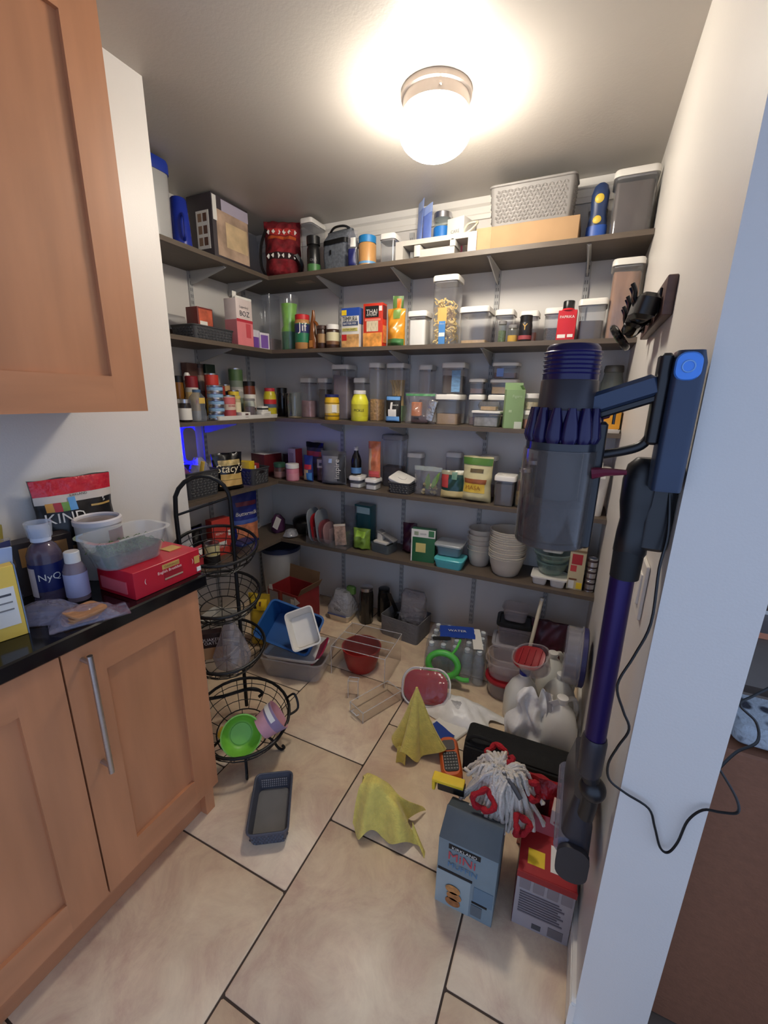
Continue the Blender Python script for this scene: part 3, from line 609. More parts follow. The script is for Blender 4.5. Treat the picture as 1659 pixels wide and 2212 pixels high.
t = carton('paprika_tin', 'red paprika spice bottle with black shaker lid', (-.126, 2.205, Z2), (.077, .045, .125), mat('paprika_red', (196, 34, 44), .35, var=.03), 0, [('barcode_label', 'f', .06, .5, .08, .2, PAPER), ('badge', 'f', .6, .9, .1, .2, PAPER)], [('PAPRIKA', .78, .5, .78, PAPER)], cat_='spice bottle')
obj('neck', lathe([(.03, .125), (.022, .136)], 16), col(196, 34, 44), t); obj('cap', lathe([(.024, .132), (.024, .162), (.022, .165)], 16), BLACK, t)
pop('flared canister half full of dark lentils right of the paprika', (-.028, 2.27, Z2), (.118, .14, .170), C_COCOA, .58)
pop('tall canister packed with brown strips at the right wall', (.088, 2.28, Z2), (.125, .15, .318), mat('brown_strips', (146, 108, 84), .7, var=.3, scale=26, stretch=(1, 1, .25)), .93, r=.02)

# ================================================================= middle shelf, left side: cans and spices
t = thing('riser_tray', 'white shallow tray under the cans on the middle left shelf', 'tray', (-1.8825, 1.965, Z3), LF)
obj('tray', tub(.50, .215, .022, .015, .003, .98), WHITE, t)
ZT = Z3+.0035
def can(label, x, y, z, r, h, m, band=None, word=None, wm=None, grp=None, rot=LF-.3, lab2=None, name='food_can', ww=1.1):
    t = thing(name, label, 'can', (x, y, z), rot, grp)
    obj('tin', lathe([(r*.94, 0), (r, .002), (r, .004), (r*.985, .006), (r*.985, h-.006), (r, h-.004), (r, h-.001), (r*.95, h), (r*.9, h-.002)], 20), SILVER, t)
    obj('label_wrap', lathe([(r*.985+.0006, .008), (r*.985+.0006, h-.008)], 20, False, False), m, t)
    if band: obj('label_band', lathe([(r*.985+.001, h*band[0]), (r*.985+.001, h*band[1])], 20, False, False), band[2], t)
    if lab2: obj('label_band', lathe([(r*.985+.0011, h*lab2[0]), (r*.985+.0011, h*lab2[1])], 20, False, False), lab2[2], t)
    if word: lettering(word, r*ww, wm or INK, t, (0, 0, h*.55), wrap=r+.0012)
    return t
BLUTIN = mat('tuna_blue', (24, 56, 132), .3, var=.05)
for i in range(5):
    z = ZT+i*.036
    n = ('bottom', 'second', 'middle', 'fourth', 'top')[i]
    can('%s of five stacked blue tuna cans beside the minion bottle' % n, -1.822+.002*(i % 2), 1.745+.003*((i*7) % 3), z, .041, .0355, BLUTIN, (.25, .7, col(140, 176, 206)), None, grp='stacked tuna cans', name='tuna_can')
carton('spice_carton', 'brown carton standing at the wall behind the spices', (-2.022, 1.77, Z3), (.07, .045, .300), col(92, 62, 54), LF)
jar('brown spice jar with dark lid behind the red-capped bottle', (-2.018, 1.835, Z3), .022, .300, col(110, 82, 70), col(70, 54, 50), .02, .022, labelm=col(160, 136, 120), lab=(.55, .85), name='spice_jar')
carton('spice_carton', 'dark green carton at the wall behind the red and yellow can', (-2.022, 1.90, Z3), (.07, .045, .302), col(40, 58, 46), LF)
jar('amber honey jar with black lid at the kitchen wall edge', (-1.935, 1.615, Z3), .027, .225, mat('amber_glass', (120, 76, 26), .2), BLACK, .03, .026, name='honey_jar')
bottle('red-capped seasoning bottle with a printed paper band', (-1.885, 1.655, Z3), [(.031, 0), (.033, .01), (.033, .15), (.03, .17)], col(200, 194, 184), name='seasoning_bottle', cap=[(.031, .168), (.031, .222), (.027, .226)], capm=col(126, 20, 30), labelm=col(206, 176, 120), lab=(.033, .05, .145), rot=LF, word='K', wordm=RED, ww=.6)
bottle('dark sauce bottle with a white flip cap', (-1.952, 1.688, Z3), [(.022, 0), (.024, .01), (.024, .14), (.012, .19), (.011, .215)], mat('dark_sauce', (40, 22, 18), .25), name='sauce_bottle', cap=[(.016, .205), (.016, .232), (.010, .245)], labelm=PAPER, lab=(.024, .06, .12), rot=LF)
can('red and yellow striped can behind the tuna stack', -1.900, 1.805, ZT, .037, .243, mat('red_yellow_print', (196, 56, 44), .4, var=.15), (.02, .45, col(226, 186, 80)), 'S', YEL)
jar('dark jar with white label at the shelf front edge', (-1.80, 1.525, Z3), .030, .112, mat('dark_jar_glass', (44, 36, 36), .2), SILVER, .018, .029, labelm=PAPER, lab=(.12, .72), name='label_jar')
bottle('clear bottle with a small cartoon-yellow sticker', (-1.80, 1.605, Z3), [(.036, 0), (.039, .01), (.039, .05), (.034, .07), (.038, .09), (.038, .12), (.02, .14), (.018, .146)], clear('smoky_bottle', (150, 160, 172), .25, .1), name='clear_bottle', cap=[(.02, .144), (.02, .158)], capm=col(66, 96, 130), labelm=None, rot=LF)
obj('sticker', loft([[(.0385*math.sin(a), -.0385*math.cos(a), z) for z in (.09, .118)] for a in [-.5+.1*i for i in range(11)]], False, False, False), col(214, 178, 84), bpy.data.objects['clear_bottle'])
can('green herb tin with pepper picture at the wall', -1.942, 2.035, ZT, .041, .285, col(112, 122, 106), (.75, .97, col(70, 96, 56)), 'HERB', PAPER, lab2=(.4, .62, col(160, 158, 150)))
can('red tomato can between the tuna stack and the yellow can', -1.935, 1.890, ZT, .032, .185, col(150, 50, 44), (.1, .5, col(210, 170, 120)))
can('tan label can behind the yellow can', -1.955, 1.955, ZT, .029, .19, col(196, 158, 108), (.55, .8, INK), 'PAD', INK)
can('yellow bean can with white label badge', -1.892, 1.955, ZT, .031, .158, col(222, 196, 60), (.1, .4, col(230, 220, 170)), 'Best', INK, rot=LF-.4)
can('pink and cream bean can at the tray front', -1.822, 1.842, ZT, .036, .130, col(214, 190, 170), (.0, .38, col(178, 70, 72)), 'BEANS', RED, lab2=(.62, .9, col(206, 104, 104)))
jar('mushroom jar with cream label and yellow lid', (-1.845, 1.925, ZT), .024, .128, col(190, 170, 130), col(214, 190, 90), .016, .024, labelm=col(226, 214, 176), lab=(.3, .8), name='mushroom_jar', rot=LF)
jar('tall jam jar with black lid and white round label', (-1.888, 2.085, ZT), .036, .212, mat('red_brown_jam', (110, 52, 36), .25), BLACK, .024, .037, labelm=PAPER, lab=(.3, .72), name='jam_jar', rot=LF, neck=.95)
jar('squat glass jar of purple seeds in front of the tall jam jar', (-1.828, 2.012, ZT), .035, .112, CLEARG, GREYC, .012, .034, fill=mat('purple_seeds', (110, 88, 96), .8, var=.3, scale=90), fh=.8, name='seed_jar')
carton('white_packet', 'flat white packet with dark square print at the tray front', (-1.799, 1.925, ZT+.0002), (.07, .045, .035), PAPER, LF, [('square_print', 'f', .4, .75, .2, .8, col(90, 60, 56))])
carton('white_packet', 'white packet with two lines of small print at the tray front', (-1.799, 2.100, ZT+.0002), (.085, .045, .036), PAPER, LF, [('print_line', 'f', .25, .85, .55, .62, GREYC), ('print_line', 'f', .25, .8, .3, .36, GREYC)])
carton('striped_packet', 'small black and white striped packet on the white packet', (-1.80, 2.095, ZT+.0366), (.055, .042, .030), PAPER, LF, [('black_stripe', 'f', 0, 1, .35, .65, INK), ('black_stripe', 'l', 0, 1, .35, .65, INK)])
jar('pickled pepper jar with red lid and yellow green contents', (-1.815, 2.185, ZT+.0), .039, .176, mat('yellow_peppers', (190, 176, 40), .3, var=.15, scale=30), col(176, 48, 60), .018, .032, labelm=col(74, 90, 110), lab=(.36, .62), name='pepper_jar', rot=.6, lab2=(.5, .68, RED), neck=.8, shoulder=.8)
jar('black lidded dark jar behind the pepper jar', (-1.845, 2.345, Z3), .036, .185, mat('espresso_jar', (24, 20, 22), .2), BLACK, .03, .034, name='coffee_jar')
jar('slim black jar beside the empty glass jar', (-1.755, 2.295, Z3), .022, .150, mat('espresso_jar', (24, 20, 22), .2), BLACK, .02, .021, name='coffee_jar')
jar('empty open glass jar at the middle shelf corner', (-1.655, 2.225, Z3), .044, .155, CLEARG, None, fill=C_TAN, fh=.06, name='glass_jar', neck=.85)

# ================================================================= middle shelf, back wall: canisters
pop('canister with a blue dotted bag inside, first on the middle shelf', (-1.655, 2.385, Z3), (.088, .10, .245), mat('pink_bag_fill', (168, 128, 132), .6, var=.3, scale=18), .5)
pop('canister of dark powder between the glass jar and the tall maroon canister', (-1.530, 2.385, Z3), (.075, .09, .245), C_COCOA, .85)
pop('tall canister holding a maroon printed bag', (-1.378, 2.365, Z3), (.125, .12, .322), mat('maroon_bag_fill', (132, 116, 118), .6, var=.15, scale=10), .9, r=.016)
obj('bag_print', box(-.035, .03, -.0575, -.057, .16, .25), col(96, 40, 48), bpy.data.objects['storage_container.016'] if 'storage_container.016' in bpy.data.objects else None) if False else None
pop('canister with clear lid space behind the pickle jar', (-1.250, 2.365, Z3), (.082, .10, .245), C_FLOUR, .5)
pop('tall slim canister half full of nuts', (-1.128, 2.325, Z3), (.075, .11, .326), C_NUT, .42)
def spag(t, w, d, h):
    gs = [tube([(rnd.uniform(-.04, .04), rnd.uniform(-.03, .03), .09), (rnd.uniform(-.042, .042), rnd.uniform(-.03, .03), .235)], .0025, 5) for _ in range(60)]
    obj('noodle_bundle', cat(*gs), C_SPAG, t, kind='stuff')
pop('tall canister of straight noodles above a green layer', (-1.018, 2.375, Z3), (.115, .12, .326), mat('green_split_peas', (104, 134, 84), .7, var=.2, scale=80), .30, extra=spag)
pop('slim canister of brown sugar behind the zip bag', (-.842, 2.385, Z3), (.082, .10, .316), C_BRN, .45)
def bluestrip(t, w, d, h): obj('packet_strip', box(-.002, .045, -.058, -.0575, .01, h-.04), mat('blue_packet_print', (112, 150, 186), .5, var=.3, scale=40, stretch=(1, 1, 3)), t)
def bluepk(t, w, d, h): obj('blue_packet', box(-.04, -.005, -.058, -.0575, .01, .05), col(120, 150, 214), t)
p1 = pop('wide canister quarter full of brown rice beneath the blue striped packet canister', (-.672, 2.31, Z3), (.14, .18, .158), C_RICE, .45, r=.018)
pop('canister with a blue striped packet inside, stacked on the rice canister', (-.668, 2.345, Z3+.1612), (.130, .12, .160), C_COCOA, .75, extra=bluestrip)
pop('small canister of grey oats under another small canister', (-.536, 2.355, Z3), (.085, .10, .160), C_MAUVE, .3)
pop('upper small canister stacked left of the tan powder canister', (-.540, 2.355, Z3+.1632), (.085, .10, .078), C_MAUVE, .5)
pop('lowest canister of the stack behind the green carton', (-.405, 2.37, Z3), (.145, .12, .160), C_OAT, .4)
pop('canister of tan powder in the middle of the stack behind the green carton', (-.402, 2.37, Z3+.1632), (.140, .12, .075), C_TAN, .7)
pop('topmost canister with a blue packet above the green carton', (-.400, 2.37, Z3+.2412), (.134, .12, .080), C_MAUVE, .5, extra=bluepk)
# front row
t = jar('yellow drink powder tub with navy lid', (-1.378, 2.218, Z3), .044, .148, mat('yellow_tub', (222, 176, 32), .4), NAVY, .014, .041, labelm=col(226, 206, 150), lab=(.30, .68), name='powder_tub', cat_='tub', rot=.5, lab2=(.72, .74, INK))
obj('label_band', lathe([(.0448, .022), (.0448, .026)], 20, False, False), INK, t); obj('facts_panel', tr(box(.002, .030, -.0462, -.0455, .045, .09)), PAPER, t)
jar('lemon yellow pickle jar with white lid', (-1.192, 2.222, Z3), .050, .172, mat('lemon_pickle', (226, 220, 60), .35, var=.12), WHITE, .018, .036, labelm=col(198, 190, 46), lab=(.18, .62), name='pickle_jar', rot=.4, neck=.68, shoulder=.74, word='PICKLE', wordm=INK, ww=1.2)
bag('blue white and black frozen snack bag with a goose shape', (-.975, 2.218, Z3), (.092, .146, .05), INK, s=5, name='snack_bag', wr=.004, patches=[('blue_top', .05, .95, .84, .97, SKY), ('blue_base', .05, .95, .06, .24, SKY), ('white_shape', .25, .8, .24, .5, PAPER), ('white_neck', .38, .52, .48, .76, PAPER)], texts=[('SNACK', .35, .72, .66, PAPER)])
t = bag('crinkled zip bag of snacks with a green seal', (-.815, 2.215, Z3), (.175, .165, .07), FILM, s=9, name='zip_bag', wr=.012, patches=[('green_seal', .02, .98, .90, .97, col(70, 132, 84))])
obj('orange_packet', tr(rbox(.06, .03, .095, .012, .004), (-.02, 0, .02)), col(206, 120, 56), t); obj('silver_packet', tr(rbox(.05, .03, .11, .012, .004), (.05, .0, .02), (0, .25, 0)), mat('crinkled_foil', (176, 174, 170), .25, .7, var=.2, bump=1, bscale=40), t); obj('dark_packet', tr(rbox(.10, .03, .04, .01, .004), (0, .0, .006)), col(70, 40, 34), t)
t = thing('flat_container', 'low flat storage box with white lid before the green carton', 'container', (-.455, 2.255, Z3)); obj('base', tub(.140, .12, .068, .012, .002, .94), CLEAR, t); obj('lid', tr(rbox(.150, .13, .012, .014, .002), (0, 0, .068)), WHITE, t); obj('gasket', rbox(.134, .114, .005, .012, z=.061), GASKET, t); obj('contents', rbox(.12, .10, .045, .01, z=.004), mat('grey_white_contents', (150, 146, 140), .8, var=.3, scale=40), t)
t = thing('clamshell', 'small clear clamshell resting on the flat storage box', 'container', (-.450, 2.25, Z3+.0808)); obj('base', tub(.105, .085, .026, .012, .0015, .85, .004), CLEAR, t); obj('lid', tr(tub(.105, .085, .018, .012, .0015, .85, .004), (0, 0, .046), (PI, 0, 0)), CLEAR, t); obj('contents', rbox(.08, .06, .018, .01, z=.002), C_TAN, t)
def gflap(t, w, d, h):
    G = MATS['sage_green_card']
    obj('back_flap', tr(box(-w/2, w/2, -.0005, .0005, 0, .035), (0, d/2-.002, h), (-.25, 0, 0)), G, t); obj('side_flap', tr(box(-.0005, .0005, -d/2, d/2, 0, .025), (w/2-.001, 0, h), (0, -.6, 0)), G, t)
carton('tea_carton', 'open sage green carton standing on the middle shelf', (-.325, 2.215, Z3), (.088, .08, .185), mat('sage_green_card', (132, 160, 112), .6, var=.03), .28, [('round_mark', 'f', .2, .36, .42, .48, col(170, 190, 150)), ('white_corner', 'f', .55, .95, .0, .18, col(200, 206, 190))], [('Figaro', .5, .6, .82, col(176, 196, 160))], flap=gflap)
jar('glass jar of grain with white lid behind the vacuum, upper of two', (-.248, 2.245, Z3+.0902), .040, .078, CLEARG, WHITE, .020, .040, fill=C_OAT, fh=.8, name='grain_jar')
jar('glass jar of pink salt with white lid behind the vacuum, lower of two', (-.243, 2.24, Z3), .041, .088, CLEARG, WHITE, .018, .042, fill=C_PINK, fh=.8, name='salt_jar')
def mason(label, pos, r, h, fill=None, fh=.5, lid=SILVER):
    t = thing('mason_jar', label, 'jar', pos)
    obj('glass', lathe([(r*.9, 0), (r, .008), (r, h*.74), (r*.78, h*.84), (r*.76, h*.93), (r*.73, h*.93), (r*.95, h*.74), (r*.95, .01)], 20), clear('greenish_glass', (170, 182, 174), .10, .05), t)
    obj('lid', lathe([(r*.82, h*.90), (r*.82, h*.985), (r*.76, h)], 20), lid, t); obj('lid_band', lathe([(r*.84, h*.90), (r*.85, h*.93), (r*.84, h*.955)], 20, False, False), lid, t)
    obj('glass_base', lathe([(r*.9, .002), (r*.93, .012)], 16), clear('greenish_glass', (170, 182, 174), .10, .05), t)
    if fill: obj('contents', lathe([(r*.88, .012), (r*.92, .02), (r*.92, h*.74*fh), (r*.5, h*.74*fh+.004)], 16), fill, t)
    return t
DLID = mat('dull_grey_lid', (104, 104, 98), .45, .5)
mason('larger green-tinted glass jar with clamp lid at the right wall', (.098, 2.345, Z3), .050, .30, lid=DLID); mason('slimmer glass jar half hidden behind the purple vacuum top', (.005, 2.385, Z3), .036, .29, lid=DLID)
carton('tea_carton', 'golden yellow carton with barcode behind the vacuum handle', (.085, 2.26, Z3+.0165), (.128, .11, .086), mat('golden_card', (216, 152, 40), .5, var=.04), 0, [('barcode', 'f', .18, .45, .35, .75, PAPER), ('barcode_bars', 'f', .2, .43, .45, .72, DGREY), ('tan_top', 't', .4, .95, .1, .9, TANC), ('print_line', 'f', .2, .42, .22, .27, BROWNC)])
t = thing('paper_tray', 'white paper tray under the golden carton', 'tray', (.085, 2.265, Z3)); obj('tray', tub(.135, .185, .015, .006, .002, .97), WHITE, t); obj('tray_floor', rbox(.12, .17, .014, .004, z=.002), WHITE, t)

# ================================================================= fourth shelf
# blue light panel on the left wall
t = thing('blue_light', 'glowing blue light panel behind a grey plate on the left wall', 'light', (XL+.001, 1.70, 1.03), LF)
BLUEGLOW = mat('blue_led_glow', (10, 10, 255), .4, var=0, emit=3.2)
obj('glow_panel', rbox(.19, .012, .245, .02, .002), BLUEGLOW, t); obj('plate', tr(loft([[(x, y, z) for x, z in rrect(.085, .19, .03, 5)] for y in (0, -.012)]), (.035, -.014, .145)), mat('plate_grey', (196, 184, 180), .6), t)
obj('base', rbox(.19, .04, .012, .01, .002, z=-.014), DARK, t)
basket('grey woven basket of bags nearest the kitchen wall', (-1.92, 1.60, Z4), (.22, .26, .14), WDARK, LF, nx=16, nz=8, taper=.9)
g = lathe([(.05, 0), (.075, .03), (.07, .08), (.03, .14), (.05, .16)], 14)
tag(obj('crumpled_bag', ([(x*(1+.3*wob(z*40, x*50, 1)), y*(1+.3*wob(z*30, y*60, 2)), z) for x, y, z in g[0]], g[1]), mat('violet_film', (110, 60, 110), .3, var=.4, scale=12), None, (-1.93, 1.545, Z4+.03)), 'crumpled violet and pink bag in the grey woven basket', 'bag')
g = lathe([(.04, 0), (.06, .03), (.05, .09), (.02, .13)], 14)
tag(obj('clear_wrap', ([(x*(1+.3*wob(z*50, x*60, 4)), y*(1+.3*wob(z*40, y*60, 5)), z) for x, y, z in g[0]], g[1]), clear('silvery_film', (190, 190, 196), .45, .15, .8), None, (-1.90, 1.665, Z4+.07)), 'crumpled silvery plastic wrap in the grey woven basket', 'bag')
tag(obj('yellow_packet', tr(rbox(.02, .012, .11, .003, .001), (-1.83, 1.60, Z4+.085), (.0, .25, .3)), col(226, 190, 80)), 'slim yellow packet sticking out of the grey woven basket', 'packet')
bag('black and gold pita chip bag with script lettering', (-1.83, 1.80, Z4), (.18, .215, .095), mat('black_foil', (18, 17, 20), .25, var=.2, bump=.3, bscale=20), rot=LF-.35, s=3, name='chip_bag', wr=.008, patches=[('gold_area', .15, .9, .68, .82, mat('gold_foil_print', (190, 168, 112), .3, var=.5, scale=30)), ('chip_picture', .12, .9, .14, .30, col(196, 160, 96)), ('chip_picture', .15, .9, .31, .46, col(206, 172, 100))], texts=[("Stacy's", .86, .5, .58, col(236, 222, 186), .25)])
bn = basket('grey storage bin with oval handle hole on the fourth shelf', (-1.88, 2.02, Z4), (.16, .22, .10), WDARK, LF, nx=10, nz=5, taper=.92, name='storage_bin', handle=True)
carton('snack_carton', 'yellow carton sticking out of the grey storage bin', (-1.86, 1.985, Z4+.006), (.06, .08, .135), YEL, LF+.2); carton('snack_carton', 'small red packet sticking out of the grey storage bin', (-1.86, 2.045, Z4+.006), (.05, .06, .115), col(150, 44, 46), LF-.2, [('white_print', 'f', .1, .5, .6, .9, PAPER)])
carton('wafer_box', 'dark red carton with a white top in the fourth shelf corner', (-1.975, 2.31, Z4), (.15, .14, .148), col(92, 22, 28), LF-.2, [('white_top', 't', 0, 1, 0, 1, PAPER)])
carton('cocoa_box', 'dark brown carton behind the green-lidded jar', (-1.845, 2.405, Z4), (.08, .06, .14), col(66, 46, 34), -.2)
carton('wafer_box', 'pink and white wafer box behind the pink jar', (-1.765, 2.355, Z4), (.075, .06, .190), col(206, 186, 182), -.2, [('pink_side', 'r', 0, 1, 0, 1, col(170, 56, 66)), ('pink_front', 'f', 0, 1, .0, .3, col(208, 140, 146)), ('print_block', 'f', .15, .75, .5, .85, col(170, 150, 150))])
jar('salsa jar with dark green lid on the fourth shelf', (-1.805, 2.235, Z4), .038, .105, mat('salsa', (84, 56, 48), .3), col(46, 84, 60), .026, .039, labelm=col(150, 110, 104), lab=(.15, .62), rot=.6, name='salsa_jar')
jar('pink powder jar with white lid on the fourth shelf', (-1.685, 2.215, Z4), .042, .110, mat('pink_powder', (196, 120, 136), .4, var=.1), WHITE, .026, .043, labelm=col(206, 140, 152), lab=(.1, .6), rot=.6, name='pink_jar', shoulder=.9)
bag('red striped grey coffee bag behind the blue and red bag', (-1.62, 2.385, Z4), (.16, .235, .07), col(74, 72, 74), s=4, rot=-.2, patches=[('red_stripe', .05, .95, .62, .76, col(204, 78, 60)), ('white_side', .02, .3, .05, .6, col(170, 164, 158))], name='coffee_bag', crimp=BLACK)
bag('blue red and yellow pasta bag on the fourth shelf', (-1.578, 2.245, Z4), (.075, .168, .05), col(36, 50, 110), s=6, rot=-.15, patches=[('red_band', .05, .95, .48, .66, RED), ('wheat_panel', .05, .75, .04, .46, col(204, 184, 132)), ('blue_corner', .55, .98, .05, .35, col(60, 120, 180))], name='pasta_bag')
bag('chocolate brown candy bag beside the grey pouch', (-1.495, 2.275, Z4), (.075, .150, .06), mat('brown_candy_film', (84, 60, 62), .3, var=.5, scale=18), s=8, patches=[('pale_top', .05, .95, .62, .95, col(172, 162, 158)), ('dark_dot', .35, .65, .7, .82, DGREY)], name='candy_bag')
bag('matt grey protein pouch with sideways lettering', (-1.385, 2.242, Z4), (.165, .210, .085), mat('grey_pouch_film', (118, 118, 122), .5, var=.06), s=2, rot=.15, name='protein_pouch', patches=[('dark_side', .72, .99, .08, .92, col(46, 46, 50)), ('round_badge', .36, .50, .66, .78, col(150, 170, 206))], crimp=DGREY)
lettering('inspire', .12, PAPER, bpy.data.objects['protein_pouch'], (.045, -.047, .105), (0, -PI/2, 0))
pop('low canister of white sugar under the black bottle', (-1.218, 2.255, Z4), (.085, .11, .070), C_FLOUR, .6, lh=.022); pop('low canister of white sugar under the orange bag', (-1.108, 2.245, Z4), (.080, .10, .066), C_FLOUR, .75, lh=.02)
bottle('black chocolate sauce bottle with a blue label standing on a low canister', (-1.235, 2.26, Z4+.074), [(.030, 0), (.032, .006), (.032, .085), (.024, .115), (.014, .135), (.013, .15)], mat('black_sauce', (18, 16, 18), .2), name='sauce_bottle', cap=[(.015, .148), (.015, .165), (.008, .172)], capm=col(190, 190, 196), labelm=col(86, 130, 180), lab=(.032, .01, .045), rot=.5)
bag('orange and clear pasta bag twisted shut on a low canister', (-1.108, 2.255, Z4+.070), (.080, .215, .05), mat('orange_red_film', (206, 120, 84), .3, var=.4, scale=16), s=11, wr=.010, name='pasta_bag', patches=[('clear_side', .02, .35, .2, .8, col(190, 160, 130)), ('red_base', .15, .95, .0, .18, col(206, 80, 80))])
pop('tall clear canister with grey rim behind the orange pasta bag', (-1.035, 2.39, Z4), (.145, .10, .318), C_COCOA, .42, lid=mat('smoky_lid', (140, 136, 136), .4)); 
basket('low charcoal basket holding a loose white lid', (-.917, 2.245, Z4), (.135, .13, .062), WDARK, 0, nx=12, nz=4, taper=.92)
t = thing('container_lid', 'loose white canister lid propped in the low charcoal basket', 'lid', (-.925, 2.25, Z4+.070), (.25, .30, -.1)); obj('plate', rbox(.130, .12, .016, .016, .003), WHITE, t); obj('seal_ring', rbox(.118, .108, .010, .014, z=-.009), WHITE, t); obj('button', rbox(.05, .045, .006, .016, .001, z=.016), WHITE, t)
pop('small pale canister at the wall behind the loose white lid', (-.90, 2.405, Z4), (.10, .07, .215), C_MAUVE, .4, body=FROST); pop('small pale canister at the wall behind the green herb zip bag', (-.66, 2.405, Z4), (.095, .07, .235), C_MAUVE, .4, body=FROST)
t = bag('zip bag of green leaves and vegetables', (-.760, 2.24, Z4), (.165, .165, .075), FILM, s=7, name='zip_bag', wr=.01, crimp=clear('zip_strip', (200, 210, 205), .3))
LEAF = mat('salad_green', (112, 150, 70), .5, var=.3, scale=30)
obj('leaf', tr(sheet(lambda u, v: ((u-.5)*.03*math.sin(PI*(.15+.8*v)), .006*math.cos(u*PI), v*.10), 4, 8, .001), (.03, -.02, .05), (0, .45, 0)), LEAF, t); obj('leaf', tr(sheet(lambda u, v: ((u-.5)*.035*math.sin(PI*(.15+.8*v)), .006*math.cos(u*PI), v*.09), 4, 8, .001), (.0, -.02, .04), (0, .1, 0)), LEAF, t); obj('chopped_pieces', cat(*[tr(rbox(.02, .014, .014, .004, .002), (rnd.uniform(-.05, .05), rnd.uniform(-.015, .015), rnd.uniform(.01, .06)), (rnd.random(), rnd.random(), 3*rnd.random())) for _ in range(16)]), mat('pale_vegetable', (190, 170, 110), .6, var=.3), t, kind='stuff')
bag('dark green and tan coffee bag leaning on the fourth shelf', (-.608, 2.25, Z4), (.150, .155, .085), mat('dark_green_foil', (22, 60, 56), .22, var=.2, bump=.4, bscale=18), s=13, rot=.15, name='coffee_bag', patches=[('tan_base', .0, 1.0, .02, .30, col(206, 186, 128)), ('red_corner', .0, .28, .4, .85, col(176, 60, 58)), ('green_highlight', .4, .6, .7, .95, col(90, 130, 110))], crimp=mat('clear_crimp', (150, 146, 120), .3))
bag('white and yellow corn flour bag with a green zip seal', (-.480, 2.235, Z4), (.165, .245, .085), col(206, 196, 150), s=3, rot=-.12, name='flour_bag', patches=[('yellow_panel', .08, .85, .22, .42, col(226, 190, 70)), ('brown_logo', .1, .88, .42, .52, col(150, 84, 44)), ('dark_seal', .3, .75, .66, .74, col(98, 84, 52)), ('green_zip', .0, 1.0, .82, .97, col(76, 120, 46))], texts=[('MASA', .5, .46, .33, col(170, 110, 40))])
pop('small canister lid peeking above the corn flour bag', (-.455, 2.395, Z4), (.10, .08, .235), C_MAUVE, .3)
pop('canister full of dark tea with white lid beside the corn flour bag', (-.328, 2.235, Z4), (.110, .11, .160), C_COCOA, .9)
t = mason('tall jar of red sauce and nuts beside the vacuum bin', (-.236, 2.225, Z4), .040, .205, C_NUT, .55); obj('red_layer', lathe([(.036, .09), (.036, .14)], 16), mat('red_sauce', (140, 50, 36), .4), t)
jar('dark narrow jar with a metal lid behind the tall sauce jar', (-.215, 2.375, Z4), .045, .23, mat('espresso_jar', (24, 20, 22), .2), SILVER, .02, .047, name='sauce_jar')
t = thing('pitcher', 'white plastic pitcher with spout at the right end of the fourth shelf', 'pitcher', (.095, 2.26, Z4)); obj('body', tub(.105, .13, .22, .03, .003, .74), WHITE, t); obj('lid', loft([ring(rrect(.112, .138, .034, 4), .22), ring(rrect(.112, .138, .034, 4), .232), ring(rrect(.085, .11, .03, 4), .24)]), WHITE, t); obj('spout', box(-.03, .03, -.085, -.06, .19, .232), WHITE, t); obj('lid_bar', rbox(.028, .11, .018, .006, .002, z=.24), OFFWH, t)

# ================================================================= lowest shelf
bag('blue buttermilk pancake mix bag with a food picture', (-1.905, 1.985, Z5), (.185, .335, .075), col(22, 36, 116), rot=LF-.3, s=5, name='pancake_mix_bag', patches=[('waffle_picture', .1, .98, .05, .42, mat('waffle_print', (196, 120, 84), .5, var=.4, scale=26)), ('pale_band', .0, 1, .42, .5, col(70, 92, 160)), ('red_word_band', .15, .95, .76, .84, col(120, 50, 70))], texts=[('Buttermilk', .8, .52, .62, PAPER, .2)])
carton('cracker_box', 'coral red cracker box with white writing on the lowest left shelf', (-1.90, 1.76, Z5), (.125, .06, .225), col(190, 62, 52), LF-.15, [('round_badge', 'f', .84, .97, .5, .65, PAPER), ('label_strip', 'f', .22, .72, .28, .38, PAPER)], [('READY', .5, .42, .62, PAPER), ('HYDRATE', .55, .47, .24, PAPER)])
can('yellow and black bold lettered can on the lowest left shelf', -1.83, 1.635, Z5, .042, .125, col(206, 198, 150), (.0, .42, INK), 'NOW', YEL)
bag('dark crumpled snack bag behind the yellow and black can', (-1.96, 1.61, Z5), (.16, .20, .09), mat('black_foil', (18, 17, 20), .25), rot=LF, s=17, wr=.01); bag('small red and white packet beside the yellow and black can', (-1.86, 1.545, Z5), (.10, .12, .05), col(170, 52, 60), rot=LF, s=18, name='snack_packet', patches=[('white_top', .1, .9, .6, .9, PAPER)])
t = thing('lidded_tub', 'clear tub with dark blue lid on the lowest left shelf', 'container', (-1.84, 2.03, Z5), LF); obj('base', tub(.13, .09, .05, .015, .002, .9), CLEAR, t); obj('lid', rbox(.138, .098, .016, .018, .003, z=.05), col(30, 44, 96), t)
t.location = (-1.81, 1.865, Z5)
t = thing('wine_bottle_bag', 'purple bag with a folded white paper in the lowest shelf corner', 'bag', (-1.87, 2.27, Z5), -.4); g = lathe([(.04, 0), (.05, .02), (.045, .09), (.02, .13)], 12); obj('pouch', ([(x*(1+.25*wob(z*50, x*60, 3)), y*(1+.25*wob(z*50, y*60, 1)), z) for x, y, z in g[0]], g[1]), mat('aubergine_film', (78, 44, 74), .25, var=.3), t); obj('paper', tr(box(-.025, .025, -.001, .001, 0, .08), (.045, -.05, .045), (-.3, .25, .2)), PAPER, t)
